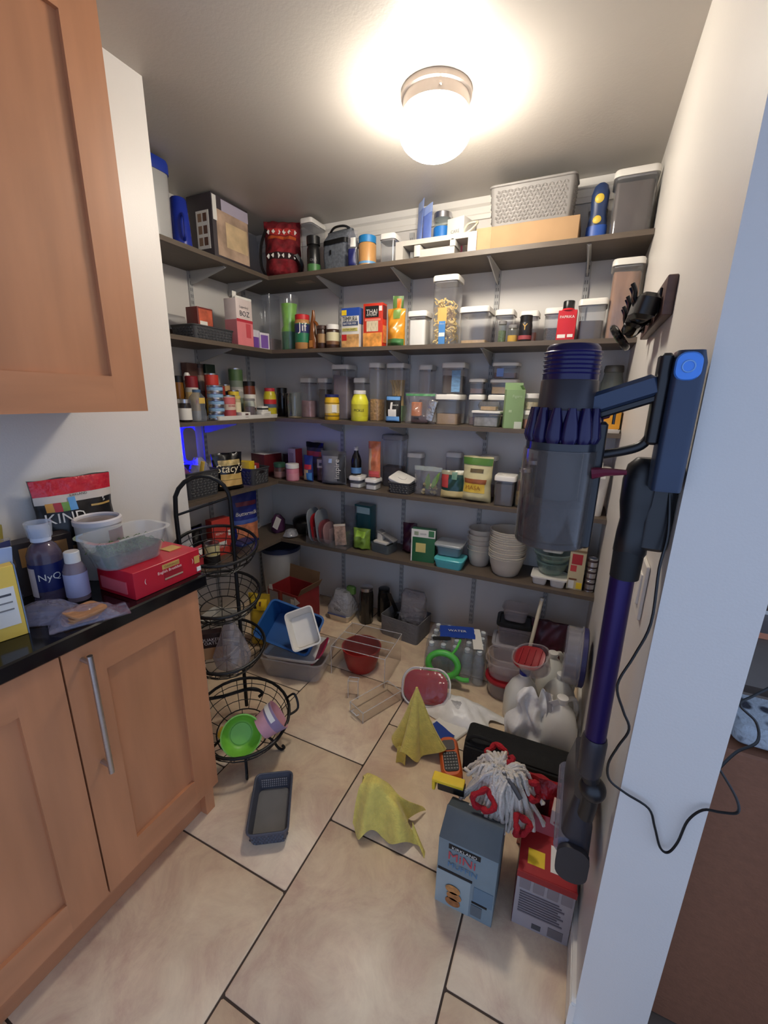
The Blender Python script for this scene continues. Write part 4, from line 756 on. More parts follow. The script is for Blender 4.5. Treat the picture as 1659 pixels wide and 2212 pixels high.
t = thing('crumpled_bag', 'clear crinkled bag in front of the black pot', 'bag', (-1.72, 2.215, Z5)); g = lathe([(.03, 0), (.05, .015), (.035, .05), (.01, .06)], 12); obj('film', ([(x*(1+.4*wob(z*70, x*70, 3)), y*(1+.4*wob(z*70, y*70, 1)), z) for x, y, z in g[0]], g[1]), clear('silvery_film', (190, 190, 196), .45, .15, .8), t)
t = thing('wok', 'round black pan lying in the lowest shelf corner', 'pan', (-1.69, 2.35, Z5)); obj('pan', lathe([(.05, 0), (.075, .02), (.09, .07), (.09, .09), (.085, .09), (.07, .025), (.045, .008)], 26), BLACK, t); obj('lid', lathe([(.092, .091), (.08, .11), (.03, .13), (.01, .134)], 26), mat('black_lid', (12, 12, 13), .3), t)
# clear organiser with lids standing in it
t = thing('lid_organizer', 'clear acrylic organiser with dividers on the lowest shelf', 'organizer', (-1.405, 2.235, Z5)); obj('tray', rbox(.30, .15, .004, .004), CLEAR, t); obj('front_wall', box(-.15, .15, -.075, -.072, .004, .05), CLEAR, t); obj('back_wall', box(-.15, .15, .072, .075, .004, .11), CLEAR, t)
for i in range(6): obj('divider', box(-.150+.0592*i, -.147+.0592*i, -.072, .072, .004, .12), CLEAR, t)
LG = mat('grey_lid_plastic', (122, 128, 134), .4); LR = mat('red_lid_plastic', (146, 26, 34), .35)
lids = ((-.132, .22, LG, 'first grey round lid standing in the clear organiser'), (-.105, .19, LR, 'red round lid between two grey lids in the organiser'), (-.068, .22, LG, 'second grey round lid standing in the clear organiser'), (-.045, .15, clear('red_tint', (150, 70, 76), .5, .2), 'dull red translucent lid standing in the organiser'), (-.012, .14, clear('pink_tint', (190, 150, 150), .4, .2), 'pinkish translucent lid standing in the organiser'))
for x, dd, m, l in lids:
    t = thing('container_lid', l, 'lid', (-1.405+x, 2.235, Z5+.0045+dd/2), (0, PI/2-.12, 0), 'lids in the organiser'); obj('disc', tr(loft([ring(rrect(dd*.98, .14, .05, 5), -.004), ring(rrect(dd*.98, .14, .05, 5), .003), ring(rrect(dd*.86, .12, .045, 5), .005)])), m, t); obj('lip', tube([(x_, y_, -.004) for x_, y_ in rrect(dd*.98, .14, .05, 5)], .0035, 6, True), m, t)
t = thing('trivet', 'beige woven mat leaning in the clear organiser', 'mat', (-1.325, 2.22, Z5+.006), (-.12, -.1, .35)); obj('mat', rbox(.075, .012, .135, .004, .002), mat('beige_weave', (172, 142, 126), .9, var=.3, scale=60, bump=.8, bscale=90), t); obj('border', rbox(.078, .014, .014, .004, .002, z=.125), col(200, 186, 170), t)
bag('empty clear bag bulging above the organiser', (-1.33, 2.35, Z5), (.10, .24, .05), clear('smoky_film', (150, 150, 155), .2, .12, .8), s=21, wr=.01, name='empty_bag')
carton('plastic_case', 'glossy teal plastic case standing at the wall', (-1.235, 2.385, Z5), (.125, .07, .255), mat('teal_gloss', (44, 92, 96), .15, var=.05), -.1, [('painted_reflection', 'f', .1, .95, .78, .95, mat('pale_teal', (176, 206, 206), .2))], cat_='case')  # pale strip paints the white reflection onto the glossy case
bag('lime green crumpled bag beside the organiser', (-1.185, 2.245, Z5), (.12, .135, .08), mat('lime_bag_film', (112, 142, 52), .4, var=.35, scale=16), s=12, wr=.018, name='produce_bag', patches=[('bright_fold', .2, .8, .62, .9, col(160, 200, 70))])
t = thing('vegetable_chopper', 'vegetable chopper with white lever over a dark clear tub', 'chopper', (-1.040, 2.27, Z5), -.2); obj('tub', tub(.14, .11, .06, .012, .002, .92), clear('smoky_tub', (120, 130, 132), .35, .1), t); obj('frame', rbox(.10, .10, .014, .006, .002, z=.060), OFFWH, t); obj('lever', tr(rbox(.14, .05, .012, .006, .002), (.02, 0, .10), (0, .35, 0)), GREYC, t); obj('pusher', tr(rbox(.04, .05, .05, .006, .002), (-.02, 0, .072)), OFFWH, t)
bag('dark maroon bag behind the green and white packet', (-.895, 2.335, Z5), (.09, .19, .08), mat('maroon_film', (66, 24, 40), .4, var=.3), s=19, wr=.012)
carton('snack_pouch', 'green and white snack packet with a round picture', (-.765, 2.232, Z5), (.142, .05, .200), mat('packet_green', (36, 98, 60), .35, var=.1), .12, [('white_top', 'f', 0, 1, .76, 1, PAPER), ('white_edge', 'f', 0, .05, 0, .76, PAPER), ('food_picture', 'f', .2, .62, .3, .58, col(214, 196, 120)), ('seal_mark', 'f', .12, .30, .82, .93, col(150, 160, 130)), ('green_tab', 'f', .72, .95, .80, .98, col(60, 120, 76))], [('GOOD', .25, .5, .87, DGREY)])
t = thing('lidded_container', 'grey frosted lidded container on the turquoise container', 'container', (-.612, 2.265, Z5+.063)); obj('base', tub(.14, .115, .055, .018, .002, .9), clear('frosted_blue', (150, 180, 196), .4, .3), t); obj('lid', rbox(.165, .14, .014, .02, .003, z=.055), clear('frosted_lid', (196, 200, 202), .65, .3), t)
t = thing('lidded_container', 'turquoise divided food container on the lowest shelf', 'container', (-.598, 2.235, Z5)); TQ = mat('turquoise_plastic', (92, 190, 196), .3, var=.02); obj('base', tub(.165, .13, .040, .02, .003, .88, .003), TQ, t); obj('divider', box(-.004, .004, -.055, .055, .006, .038), TQ, t); obj('lid', rbox(.172, .138, .012, .022, .003, z=.0435), TQ, t)
DELI = clear('milky_deli_plastic', (238, 230, 216), .5, .25)
def tubstack(label, x, y, r, h, n, base, ph):
    t = None
    tb = thing('deli_tub', label % ('bottom', n), 'tub', (x, y, Z5), 0, 'nested deli tubs'); obj('cup', bowl(r*.66, r, base, .002, 26, .006), DELI, tb)
    for i in range(1, n):
        d = dup(tb, (x+.002*math.sin(i*2), y+.002*math.cos(i*3), Z5+i*ph), (0, 0, i), label % (('second', 'third', 'fourth', 'fifth', 'sixth', 'seventh', 'eighth', 'ninth', 'tenth', 'eleventh', 'twelfth', 'thirteenth')[i-1], n))
tubstack('%s of %d tall nested clear tubs behind the bowl stack', -.455, 2.335, .072, .285, 5, .10, .030)
tubstack('%s of %d nested milky soup bowls in front', -.292, 2.27, .095, .26, 13, .105, .0125)
# glass bowls over an ice tray
t = thing('ice_tray', 'white two-pocket tray under the glass bowls', 'tray', (-.062, 2.245, Z5)); obj('pocket', tr(tub(.078, .11, .045, .015, .002, .82), (-.044, 0, 0)), WHITE, t); obj('pocket', tr(tub(.078, .11, .045, .015, .002, .82), (.044, 0, 0)), WHITE, t); obj('rim', tr(tub(.178, .128, .008, .014, .006, 1.0), (0, 0, .042)), WHITE, t)
GG = clear('green_glass', (170, 200, 190), .16, .05)
for i, (r, z, h, l) in enumerate(((.080, .0525, .065, 'lower green-tinted glass bowl on the white tray'), (.098, .121, .05, 'wide green-tinted glass bowl stacked on another bowl'))):
    t = thing('glass_bowl', l, 'bowl', (-.058, 2.27, Z5+z)); obj('bowl', bowl(r*.6, r, h, .004, 28, .004), GG, t); obj('foot', lathe([(r*.55, -.0015), (r*.6, .002)], 20), GG, t)
t = thing('lidded_container', 'white tray stacked on top of the glass bowls', 'tray', (-.06, 2.265, Z5+.176)); obj('base', tub(.12, .10, .04, .016, .002, .8, .004), WHITE, t); obj('tray_floor', rbox(.08, .07, .006, .01, z=.002), WHITE, t)
carton('biscuit_box', 'beige upright carton with red picture at the end of the lowest shelf', (.062, 2.265, Z5), (.075, .10, .275), col(196, 182, 146), .0, [('red_picture', 'f', .15, .8, .50, .70, col(170, 40, 46)), ('red_berry', 'f', .12, .5, .36, .48, col(190, 60, 60)), ('white_label', 'f', .1, .45, .02, .18, PAPER), ('brown_band', 'f', .1, .6, .19, .22, BROWNC), ('brown_band', 'f', 0, 1, .74, .78, col(120, 96, 66)), ('yellow_corner', 'f', .6, .95, .03, .15, YEL)])
for i in range(3): can('%s of three dark cans stacked at the right wall' % ('bottom', 'middle', 'top')[i], .131, 2.235, Z5+i*.06, .024, .059, col(60, 44, 46), (.3, .7, SILVER), rot=0, grp='dark cans at the right wall')

# ================================================================= on the pantry floor
def crumple(g, k, f, s): return [(x+k*wob(y*f, z*f, s), y+k*wob(x*f, z*f, s+2), z+k*.6*wob(x*f, y*f, s+4)*(1 if z > .004 else 0)) for x, y, z in g[0]], g[1]
t = thing('round_tub', 'big round clear tub with navy lid under the lowest shelf corner', 'tub', (-1.85, 2.26, 0)); obj('tub', bowl(.105, .135, .40, .003, 30), FROST, t); obj('lid', lathe([(.140, .40), (.140, .425), (.12, .430), (.115, .425), (.02, .425)], 30), mat('navy_plastic', (30, 38, 66), .4), t)
# red printed carton with open flaps
t = thing('shipping_carton', 'red printed carton with torn-open brown flaps on the floor', 'box', (-1.565, 2.02, 0), -.12)
RC = mat('red_carton_print', (132, 34, 36), .5, var=.2, scale=8)
obj('box_wall', tub(.26, .20, .27, .003, .004, 1.0), RC, t)
obj('flap', tr(box(-.13, .13, -.001, .001, 0, .09), (0, .10, .27), (-.12, 0, 0)), mat('brown_card', (112, 84, 58), .8), t); obj('flap', tr(box(-.001, .001, -.1, .1, 0, .06), (.13, 0, .27), (0, .5, 0)), mat('brown_card', (112, 84, 58), .8), t)
for u, v, m in ((-.115, -.03, col(160, 150, 148)), (.0, .115, col(150, 140, 132))): obj('paper_panel', box(u, v-.01, -.1008, -.1002, .10, .255), m, t)
obj('food_photo', box(-.11, -.02, -.1014, -.1009, .03, .15), mat('pasta_photo', (150, 80, 44), .5, var=.5, scale=18), t); obj('barcode_panel', box(.07, .10, -.1014, -.1009, .18, .24), PAPER, t); obj('red_stripe', box(-.022, -.004, -.1014, -.1009, 0, .27), col(170, 66, 48), t); obj('white_tab', ([(.105, -.102, .20), (.15, -.102, .235), (.105, -.102, .26)], [(0, 1, 2)]), PAPER, t); obj('white_tab', ([(-.12, -.102, .262), (-.08, -.102, .262), (-.085, -.102, .30), (-.11, -.102, .295)], [(0, 1, 2, 3)]), PAPER, t)
bag('yellow printed bag with dark spots on the floor by the wire stand', (-1.60, 1.74, 0), (.13, .33, .10), mat('mustard_film', (168, 140, 36), .4, var=.2), rot=.3, s=4, wr=.012, name='snack_bag', patches=[('bright_top', .15, .9, .72, .92, YEL), ('dark_spot', .3, .42, .74, .82, INK), ('dark_spot', .55, .65, .80, .88, BROWNC)])
for i, (x, y, w, d, h, l) in enumerate(((-1.78, 1.62, .22, .16, .20, 'white plastic bin on the floor behind the wire stand'), (-1.66, 1.46, .20, .14, .12, 'lower white plastic tray on the floor behind the wire stand'))):
    t = thing('plastic_bin', l, 'bin', (x, y, 0), .2); obj('bin_wall', tub(w, d, h, .02, .003, .88, .006), OFFWH, t); obj('inner_floor', rbox(w*.8, d*.78, .005, .01, z=.004), CREAM, t)
t = thing('clear_food_bag', 'clear bag with a foil tray inside beside the red carton', 'bag', (-1.325, 2.235, 0)); obj('tray', tub(.16, .14, .045, .015, .002, .85, .004), CREAM, t); g = loft([ring(rrect(.17, .15, .03), .046), ring(rrect(.18, .16, .05), .10), ring(rrect(.14, .12, .05), .16), ring(rrect(.10, .06, .02), .20)]); obj('film', crumple(g, .015, 40, 3), clear('silvery_film', (190, 190, 196), .45, .15, .8), t); obj('blue_edge', box(-.07, .07, -.083, -.081, .05, .062), col(84, 96, 140), t); lettering('OLD', .05, INK, t, (.01, -.086, .10)); obj('green_bag', tr(rbox(.07, .04, .06, .02, .01), (.05, .03, .17)), col(92, 130, 60), t)
for i, (x, y, r, h) in enumerate(((-1.155, 2.255, .047, .255), (-1.060, 2.325, .042, .235))):
    jar('%s dark glass storage jar on the floor below the shelves' % ('first', 'second')[i], (x, y, 0), r, h, mat('dark_bottle_glass', (34, 30, 26), .12), SILVER if i == 0 else BLACK, .022, r*.9, name='dark_jar')
# grey felt bin with clear bags
t = thing('felt_bin', 'grey felt bin holding clear plastic bags', 'bin', (-.865, 2.245, 0), -.12); obj('bin_wall', tub(.27, .20, .135, .02, .004, .96), mat('grey_felt', (112, 110, 110), .95, var=.08, bump=.3), t); obj('bin_floor', rbox(.24, .17, .006, .01, z=.005), DGREY, t)
g = loft([ring(rrect(.14, .10, .03), 0), ring(rrect(.17, .13, .04), .09), ring(rrect(.15, .10, .03), .18), ring(rrect(.17, .05, .02), .26), ring(rrect(.13, .02, .008), .29)]); tag(obj('clear_bag_bundle', crumple(g, .012, 45, 2), clear('milky_film', (170, 164, 166), .40, .2, .8), None, (-.82, 2.255, .012)), 'bundle of clear plastic bags standing in the grey felt bin', 'bag')
t = thing('black_strap', 'black webbing strap hanging over the felt bin', 'strap', (-.965, 2.25, .012)); obj('webbing', tr(sheet(lambda u, v: ((u-.5)*.03+.03*math.sin(v*4), .01*math.cos(v*3), v*.24), 3, 12, .003)), BLACK, t); obj('loop', tube(smooth_path([(.03, -.02, .10), (.05, -.03, .13), (.075, -.02, .12), (.08, -.01, .09)], 5), .010, 6), BLACK, t)
# shrink-wrapped water bottles
t = thing('water_pack', 'shrink-wrapped pack of clear water bottles on the floor', 'water pack', (-.475, 2.035, 0), .12)
WB = clear('water_bottle_plastic', (226, 236, 238), .20, .05); CAPW = mat('cap_white', (206, 214, 214), .35)
bp_ = [(.024, 0), (.031, .006), (.031, .05), (.029, .06), (.031, .07), (.031, .125), (.026, .15), (.013, .172), (.013, .182)]
bm = lathe(bp_, 12); cm = lathe([(.0145, .176), (.0145, .192), (.012, .194)], 10)
for i in range(5):
    for j in range(4):
        b = obj('bottle', bm, WB, t, (-.127+.0635*i, -.095+.0635*j, .0005), key='water_bottle'); obj('cap', cm, CAPW, b, key='water_cap')
obj('film_wrap', crumple(loft([ring(rrect(.32, .258, .03), 0.001), ring(rrect(.325, .262, .03), .10), ring(rrect(.31, .25, .04), .19), ring(rrect(.24, .18, .05), .198)], False, True), .004, 60, 2), FILM, t)
obj('printed_panel', tr(crumple(sheet(lambda u, v: ((u-.5)*.19, (v-.5)*.12, .0), 6, 6, .001), .004, 60, 5), (-.01, .03, .206), (0, 0, .2)), col(32, 66, 156), t); lettering('WATER', .10, PAPER, t, (-.01, .03, .213), (-PI/2, 0, .2)); obj('white_strip', tr(crumple(sheet(lambda u, v: ((u-.5)*.05, (v-.5)*.2, .0), 6, 6, .001), .004, 60, 7), (.10, .0, .204), (0, 0, .2)), PAPER, t); obj('dark_strip', tr(rbox(.10, .03, .002, .01), (-.08, -.06, .203), (.1, 0, .3)), INK, t); obj('blue_side', tr(crumple(sheet(lambda u, v: ((u-.5)*.09, 0, (v-.5)*.07), 5, 5, .001), .005, 50, 9), (.168, -.04, .08), (0, 0, PI/2)), col(30, 46, 96), t)
t = thing('green_ring_toy', 'translucent green ring with a handle hanging on the water pack', 'ring', (-.505, 1.868, .115), (math.radians(72), 0, .1)); GR = mat('green_rubber', (88, 190, 78), .35, trans=.3, var=.05)
obj('ring', tube([(.078*math.cos(a), .060*math.sin(a), 0) for a in [2*PI*i/30 for i in range(30)]], .017, 10, True), GR, t); obj('strap', tube(smooth_path([(.035, .055, 0), (.055, .085, -.008), (.065, .11, -.02), (.07, .13, -.05)], 5), .007, 8), GR, t); obj('tail', tube(smooth_path([(.06, -.04, 0), (.10, -.055, .0), (.14, -.05, 0)], 4), .012, 8), GR, t)
# clear bin with blue and white bins
t = thing('clear_bin', 'low clear plastic bin holding the blue bin', 'bin', (-1.265, 1.655, 0), .22); obj('bin_wall', tub(.36, .27, .115, .035, .003, .86, .006), clear('frosted_clear_bin', (222, 218, 220), .16, .15), t); obj('bin_floor', rbox(.30, .22, .003, .03, z=.003), clear('frosted_clear_bin', (222, 218, 220), .16, .15), t)
t = thing('white_tray', 'white tray between the clear bin and the blue bin', 'tray', (-1.275, 1.655, .098), (0, -.02, .22)); obj('tray', tub(.31, .225, .022, .03, .003, .92, .004), WHITE, t); obj('tray_floor', rbox(.27, .19, .003, .02, z=.003), WHITE, t)
t = thing('red_lid_edge', 'magenta red flat lid wedged in the clear bin', 'lid', (-1.140, 1.68, .115), (.1, -.9, .25)); obj('plate', rbox(.11, .15, .008, .02, .002), col(150, 30, 62), t); obj('lip', tube([(x, y, .004) for x, y in rrect(.11, .15, .02, 3)], .005, 6, True), col(150, 30, 62), t)
BLB = mat('blue_bin_plastic', (34, 88, 150), .4, var=.03)
t = thing('blue_bin', 'blue rectangular plastic bin tilted in the clear bin', 'bin', (-1.325, 1.69, .165), (math.radians(38), math.radians(12), .15)); obj('bin_wall', tub(.315, .215, .125, .025, .003, .86, .008), BLB, t); obj('inner_floor', rbox(.26, .17, .003, .02, z=.003), BLB, t)
t = thing('white_bin', 'small white rectangular bin lying in the blue bin', 'bin', (-1.195, 1.625, .262), (math.radians(48), math.radians(-18), .62)); obj('bin_wall', tub(.145, .20, .06, .018, .003, .84, .004), WHITE, t); obj('inner_floor', rbox(.115, .16, .003, .014, z=.003), WHITE, t)
# red bowl under acrylic box
t = thing('red_bowl', 'dark red round bowl under the clear acrylic shelf', 'bowl', (-.950, 1.80, 0)); RB = mat('oxblood_plastic', (150, 36, 34), .4, var=.05); obj('bowl', bowl(.066, .105, .135, .004, 32, .004), RB, t); obj('inner_floor', lathe([(.068, .004), (.068, .007)], 24), RB, t)
ACR = clear('clear_acrylic', (236, 232, 230), .015, .02); EDGE = clear('acrylic_edge', (240, 240, 240), .35, .1)
def acr_box(t, w, d, h, th=.003, top=False):
    obj('base_panel', box(-w/2, w/2, -d/2, d/2, h-th if top else 0, h if top else th), ACR, t)
    for nm, g in (('side_panel', box(-w/2, -w/2+th, -d/2, d/2, 0, h)), ('side_panel', box(w/2-th, w/2, -d/2, d/2, 0, h)), ('back_panel', box(-w/2, w/2, d/2-th, d/2, 0, h))): obj(nm, g, ACR, t)
    zt = h
    obj('edge', cat(*[tube(p, .0022, 5) for p in ([(-w/2, -d/2, zt), (w/2, -d/2, zt)], [(-w/2, d/2, zt), (w/2, d/2, zt)], [(-w/2, -d/2, zt), (-w/2, d/2, zt)], [(w/2, -d/2, zt), (w/2, d/2, zt)], [(w/2, -d/2, 0), (w/2, -d/2, zt)], [(-w/2, -d/2, 0), (-w/2, -d/2, zt)])]), EDGE, t)
t = thing('acrylic_shelf', 'clear acrylic riser standing over the red bowl', 'organizer', (-.925, 1.82, 0), .06); acr_box(t, .31, .26, .17, top=True); obj('slot_line', box(-.15, .15, -.05, -.045, .171, .173), EDGE, t); obj('slot_line', box(-.15, .15, .02, .025, .171, .173), EDGE, t)
t = thing('acrylic_tray_bin', 'long clear acrylic drawer lying in front of the riser', 'organizer', (-.745, 1.565, 0), -.42); acr_box(t, .10, .24, .055); obj('front_panel', box(-.05, .05, -.12, -.117, 0, .055), ACR, t); obj('handle', tube([(-.02, -.122, .03), (-.02, -.135, .03), (.02, -.135, .03), (.02, -.122, .03)], .004, 6), EDGE, t)
t = thing('acrylic_divider', 'small clear acrylic cup leaning on the red bowl', 'organizer', (-.875, 1.575, 0), .3); acr_box(t, .05, .03, .10)
# stacks of food containers on the right
CF = clear('container_clear', (226, 216, 216), .14, .12)
def rtub(label, pos, w, d, h, lid=None, rot=0, r=.05, name='food_container'):
    t = thing(name, label, 'container', pos, rot); obj('base', tub(w, d, h, r, .002, .84, .005, 5), CF, t); obj('base_floor', rbox(w*.76, d*.74, .002, r*.7, z=.002), CF, t)
    if lid: obj('lid', loft([ring(rrect(w+.012, d+.012, r+.005, 5), h+.002), ring(rrect(w+.012, d+.012, r+.005, 5), h+.012), ring(rrect(w-.02, d-.02, r-.01, 5), h+.014), ring(rrect(w-.03, d-.03, r-.012, 5), h+.008)]), lid, t)
    return t
rtub('round container with red lid at the bottom of the clear stack', (-.205, 1.945, 0), .17, .17, .085, LR, 0, .08)
rtub('oval clear container on the red lid', (-.195, 1.96, .1005), .21, .16, .085, None, .1, .07); rtub('upper oval clear container nested on the stack', (-.19, 1.97, .125), .205, .155, .085, None, .05, .07)
rtub('square clear container at the wall under the black-lidded one', (-.215, 2.245, 0), .20, .17, .12, clear('clear_lid', (216, 214, 220), .4, .2), .1, .03); rtub('black-lidded clear container at the back wall', (-.205, 2.25, .1345), .19, .16, .11, BLACK, .1, .03); rtub('small pale container on the black-lidded one', (-.21, 2.27, .26), .14, .12, .07, None, 0, .03)
t = rtub('oval container with red lid standing tilted on the stack', (-.055, 1.80, .278), .16, .13, .085, None, (.35, -.25, -.3), .06); obj('red_lid', tr(loft([ring(rrect(.145, .115, .05, 5), 0), ring(rrect(.145, .115, .05, 5), .010), ring(rrect(.125, .095, .045, 5), .012)]), (-.012, 0, .06), (.2, 0, 0)), LR, t)
for i in range(4): obj('lid_rib', tr(rbox(.006, .08, .004, .002), (-.05+.03*i, 0, .0735+.0), (.2, 0, 0)), LR, t)
t = thing('wooden_stick', 'pale broom stick leaning in the back right corner', 'stick', (-.125, 2.12, .0), (-.18, .10, 0)); obj('shaft', tube([(0, 0, 0), (0, 0, .45)], .010, 10), CREAM, t); obj('end_cap', lathe([(.0115, .44), (.0115, .455), (.006, .458)], 10), OFFWH, t)
bag('dark red bag on the floor behind the milk jugs', (-.02, 2.24, 0), (.20, .30, .10), mat('maroon_film', (66, 24, 40), .4, var=.3), s=23, wr=.012, name='red_bag')
JUG = clear('milky_jug', (248, 246, 236), .78, .3); 
def jug(label, x, y, capm=WHITE, rot=0.0):
    t = thing('water_jug', label, 'jug', (x, y, 0), rot, 'gallon jugs')
    g = loft([ring(rrect(a, a, q, 4), z) for a, q, z in ((.125, .03, 0), (.140, .035, .012), (.144, .04, .10), (.140, .045, .15), (.11, .05, .20), (.06, .028, .235), (.042, .02, .245), (.042, .02, .26))]); obj('body', g, JUG, t)
    obj('water', loft([ring(rrect(a, a, q, 4), z) for a, q, z in ((.115, .03, .004), (.132, .035, .015), (.136, .04, .10), (.13, .045, .145))]), clear('water_inside', (226, 228, 214), .3, .1), t)
    obj('cap', lathe([(.023, .256), (.023, .272), (.020, .274)], 16), capm, t); obj('handle', tube(smooth_path([(.02, .03, .245), (.05, .055, .235), (.066, .064, .19), (.062, .06, .13)], 5), .011, 8), JUG, t)
    return t
jug('farthest white-capped milky gallon jug by the right wall', .01, 1.985, rot=.3); jug('middle white-capped milky gallon jug by the right wall', .058, 1.825, rot=.2); jug('nearest white-capped milky gallon jug by the right wall', .068, 1.66, rot=.1); jug('milky gallon jug with a blue cap beside the plastic bag', -.098, 1.775, mat('cap_blue', (30, 40, 130), .4), .4)
t = thing('round_jar', 'round clear plastic jar with navy lid lying against the wall on the jugs', 'jar', (.05, 1.79, .40), (0, PI/2, 0)); obj('body', lathe([(.115, 0), (.122, .006), (.122, .062), (.119, .062), (.119, .008)], 30), clear('grey_plastic', (190, 188, 196), .25, .1), t); obj('lid', lathe([(.125, .062), (.125, .083), (.118, .087)], 30), mat('lid_navy', (44, 44, 92), .4), t); obj('lid_ring', lathe([(.127, .06), (.129, .063), (.127, .066)], 30, False, False), clear('gasket_grey', (170, 165, 165), .45), t)
# white plastic bag around the front jug
WBAG = mat('white_bag_film', (240, 238, 234), .35, var=.08, scale=14, bump=.5, bscale=26, trans=.2); WBAG2 = mat('grey_bag_fold', (180, 178, 178), .35, var=.1, bump=.4)
def bagdrape(u, v):
    x = (u-.5)*(.13+.12*(1-v)); z = .27*v**.9+.0; y = -.05*(1-v)-.035*math.cos((u-.5)*PI)*(1-.5*v)+.022*math.sin(u*17+v*4)*(1-.4*v)+.010*math.sin(u*9-v*11)
    return (x+.012*math.sin(v*13+u*5)+.02*v, y, max(.002, z+.012*math.sin(u*11)))
t = thing('plastic_bag', 'crumpled white plastic carrier bag in front of the gallon jugs', 'bag', (-.045, 1.665, 0), .12); obj('film', sheet(bagdrape, 26, 22, .0012), WBAG, t, sharp=80); obj('handle_strip', sheet(lambda u, v: (.035+.022*u+.02*math.sin(v*3), -.062+.03*v+.004*math.sin(u*6), .10+.19*v), 3, 10, .0012), WBAG2, t); obj('handle_loop', sheet(lambda u, v: (.055+.03*u+.03*v, -.05+.03*v, .26-.13*v*v+.02*u), 3, 10, .0012), WBAG, t)
t = thing('wrapped_lid', 'glossy red bowl lid wrapped in clear plastic on the floor', 'lid', (-.540, 1.705, .080), (math.radians(50), math.radians(-8), .1)); GRED = mat('gloss_red', (170, 16, 34), .15, var=.04); obj('plate', loft([ring(rrect(.215, .15, .06, 6), 0), ring(rrect(.22, .155, .062, 6), .008), ring(rrect(.20, .135, .055, 6), .016), ring(rrect(.12, .08, .03, 6), .019)]), GRED, t); obj('wrap', crumple(loft([ring(rrect(.24, .175, .07, 6), -.003), ring(rrect(.245, .18, .07, 6), .010), ring(rrect(.20, .14, .055, 6), .0215), ring(rrect(.05, .03, .01, 6), .025)], False), .003, 60, 2), FILM, t); obj('white_hem', tube([(x, y, 0) for x, y in rrect(.24, .175, .07, 6)], .005, 6, True), WBAG, t)
def floorbag(u, v):
    a = (u-.5)*2; r = 1-.25*abs(a)
    x = a*.16+.03*math.sin(v*9); y = (v-.5)*.24*r+.06*a
    z = .004+.055*max(0, 1-a*a)*max(0, 1-(2*v-1)**2)+.014*abs(math.sin(u*13+v*7))*(1-abs(2*v-1))
    return (x, y, z)
t = thing('plastic_bag', 'flat white plastic bag spread on the floor beside the red lid', 'bag', (-.365, 1.70, 0), -.5); obj('film', sheet(floorbag, 24, 18, .0012), WBAG, t, sharp=80); obj('grey_fold', tr(sheet(floorbag, 12, 10, .001), (.01, -.01, .006), (0, 0, .2), (.5, .5, .9)), WBAG2, t, sharp=80)
t = thing('paper_packet', 'white packet with a blue printed patch under the label maker', 'packet', (-.395, 1.535, .0), -.45); obj('packet', crumple(rbox(.14, .20, .016, .02, .004, n=4), .006, 30, 2), PAPER, t); obj('blue_patch', tr(crumple(sheet(lambda u, v: ((u-.5)*.11, (v-.5)*.07, 0), 6, 6, .001), .003, 30, 2), (0, -.02, .024)), col(32, 66, 150), t)
# yellow microfibre cloths tented over bottles
YC = mat('yellow_microfibre', (222, 202, 100), .95, var=.10, scale=40, bump=.4, bscale=160, sheen=.3)
def cone_cloth(h, r, folds, s, flat=.12):
    def fn(u, v):
        a = u*2*PI; k = v**1.15
        rr = flat*r*(.15+.85*min(1, v*5)) + k*r*(1+.34*math.sin(a*folds+s)+.12*math.sin(a*(folds+3)+2*s))
        z = h*(1-v)**1.0*(1-.05*v) + .030*(1+math.sin(a*folds+s+.5))*v*v
        return (rr*math.cos(a)+.02*v*math.sin(a*2+s), rr*math.sin(a)*.82, max(.003, z))
    g = sheet(fn, 64, 22, .003); return g
t = thing('cleaning_cloth', 'yellow microfibre cloth draped over a dark bottle', 'cloth', (-.480, 1.395, 0)); obj('cloth', cone_cloth(.315, .078, 4, 1.0), YC, t, sharp=80); obj('hem', tr(sheet(lambda u, v: (-.045+.04*u, -.08-.012*v+.01*math.sin(u*3), .07-.067*v), 4, 8, .003)), YC, t)
t = thing('spray_bottle', 'dark bottle hidden under the upright yellow cloth', 'bottle', (-.47, 1.40, 0)); obj('body', lathe([(.022, 0), (.024, .005), (.024, .12), (.010, .16), (.007, .23)], 14), mat('dark_bottle', (30, 20, 34), .3), t); obj('cap', lathe([(.008, .228), (.008, .245)], 10), BLACK, t)
def ridge_cloth(u, v):
    a = (u-.5)*2; side = -1 if v < .5 else 1; k = abs(v-.5)*2
    top = .188-.105*max(0, a+.25)**1.3-.010*math.cos(a*6)
    x = a*.080*(1+.30*k)+.012*k*math.sin(a*3)+.03*k*max(0, a)
    y = side*(.010+.052*k**1.1*(1+.35*math.sin(a*7+side)))
    z = top*(1-k**2.0)+.030*k*(1+math.sin(a*8+side*2))*.7
    return (x, y, max(.003, z))
t = thing('cleaning_cloth', 'yellow microfibre cloth tented on the tiles in the open', 'cloth', (-.455, 1.045, 0), .22); obj('cloth', sheet(ridge_cloth, 40, 32, .003), YC, t, sharp=80); obj('hem', sheet(lambda u, v: (.10+.05*u, -.03-.05*u+.02*v, .045-.042*u+.02*(1-u)*math.sin(v*3)), 6, 5, .003), YC, t)
t = thing('cloth_stand', 'small grey bottle hidden under the tented yellow cloth', 'bottle', (-.492, 1.037, 0)); obj('body', lathe([(.012, 0), (.013, .004), (.013, .12), (.008, .14)], 12), DGREY, t); obj('cap', lathe([(.009, .138), (.009, .160)], 10), BLACK, t)
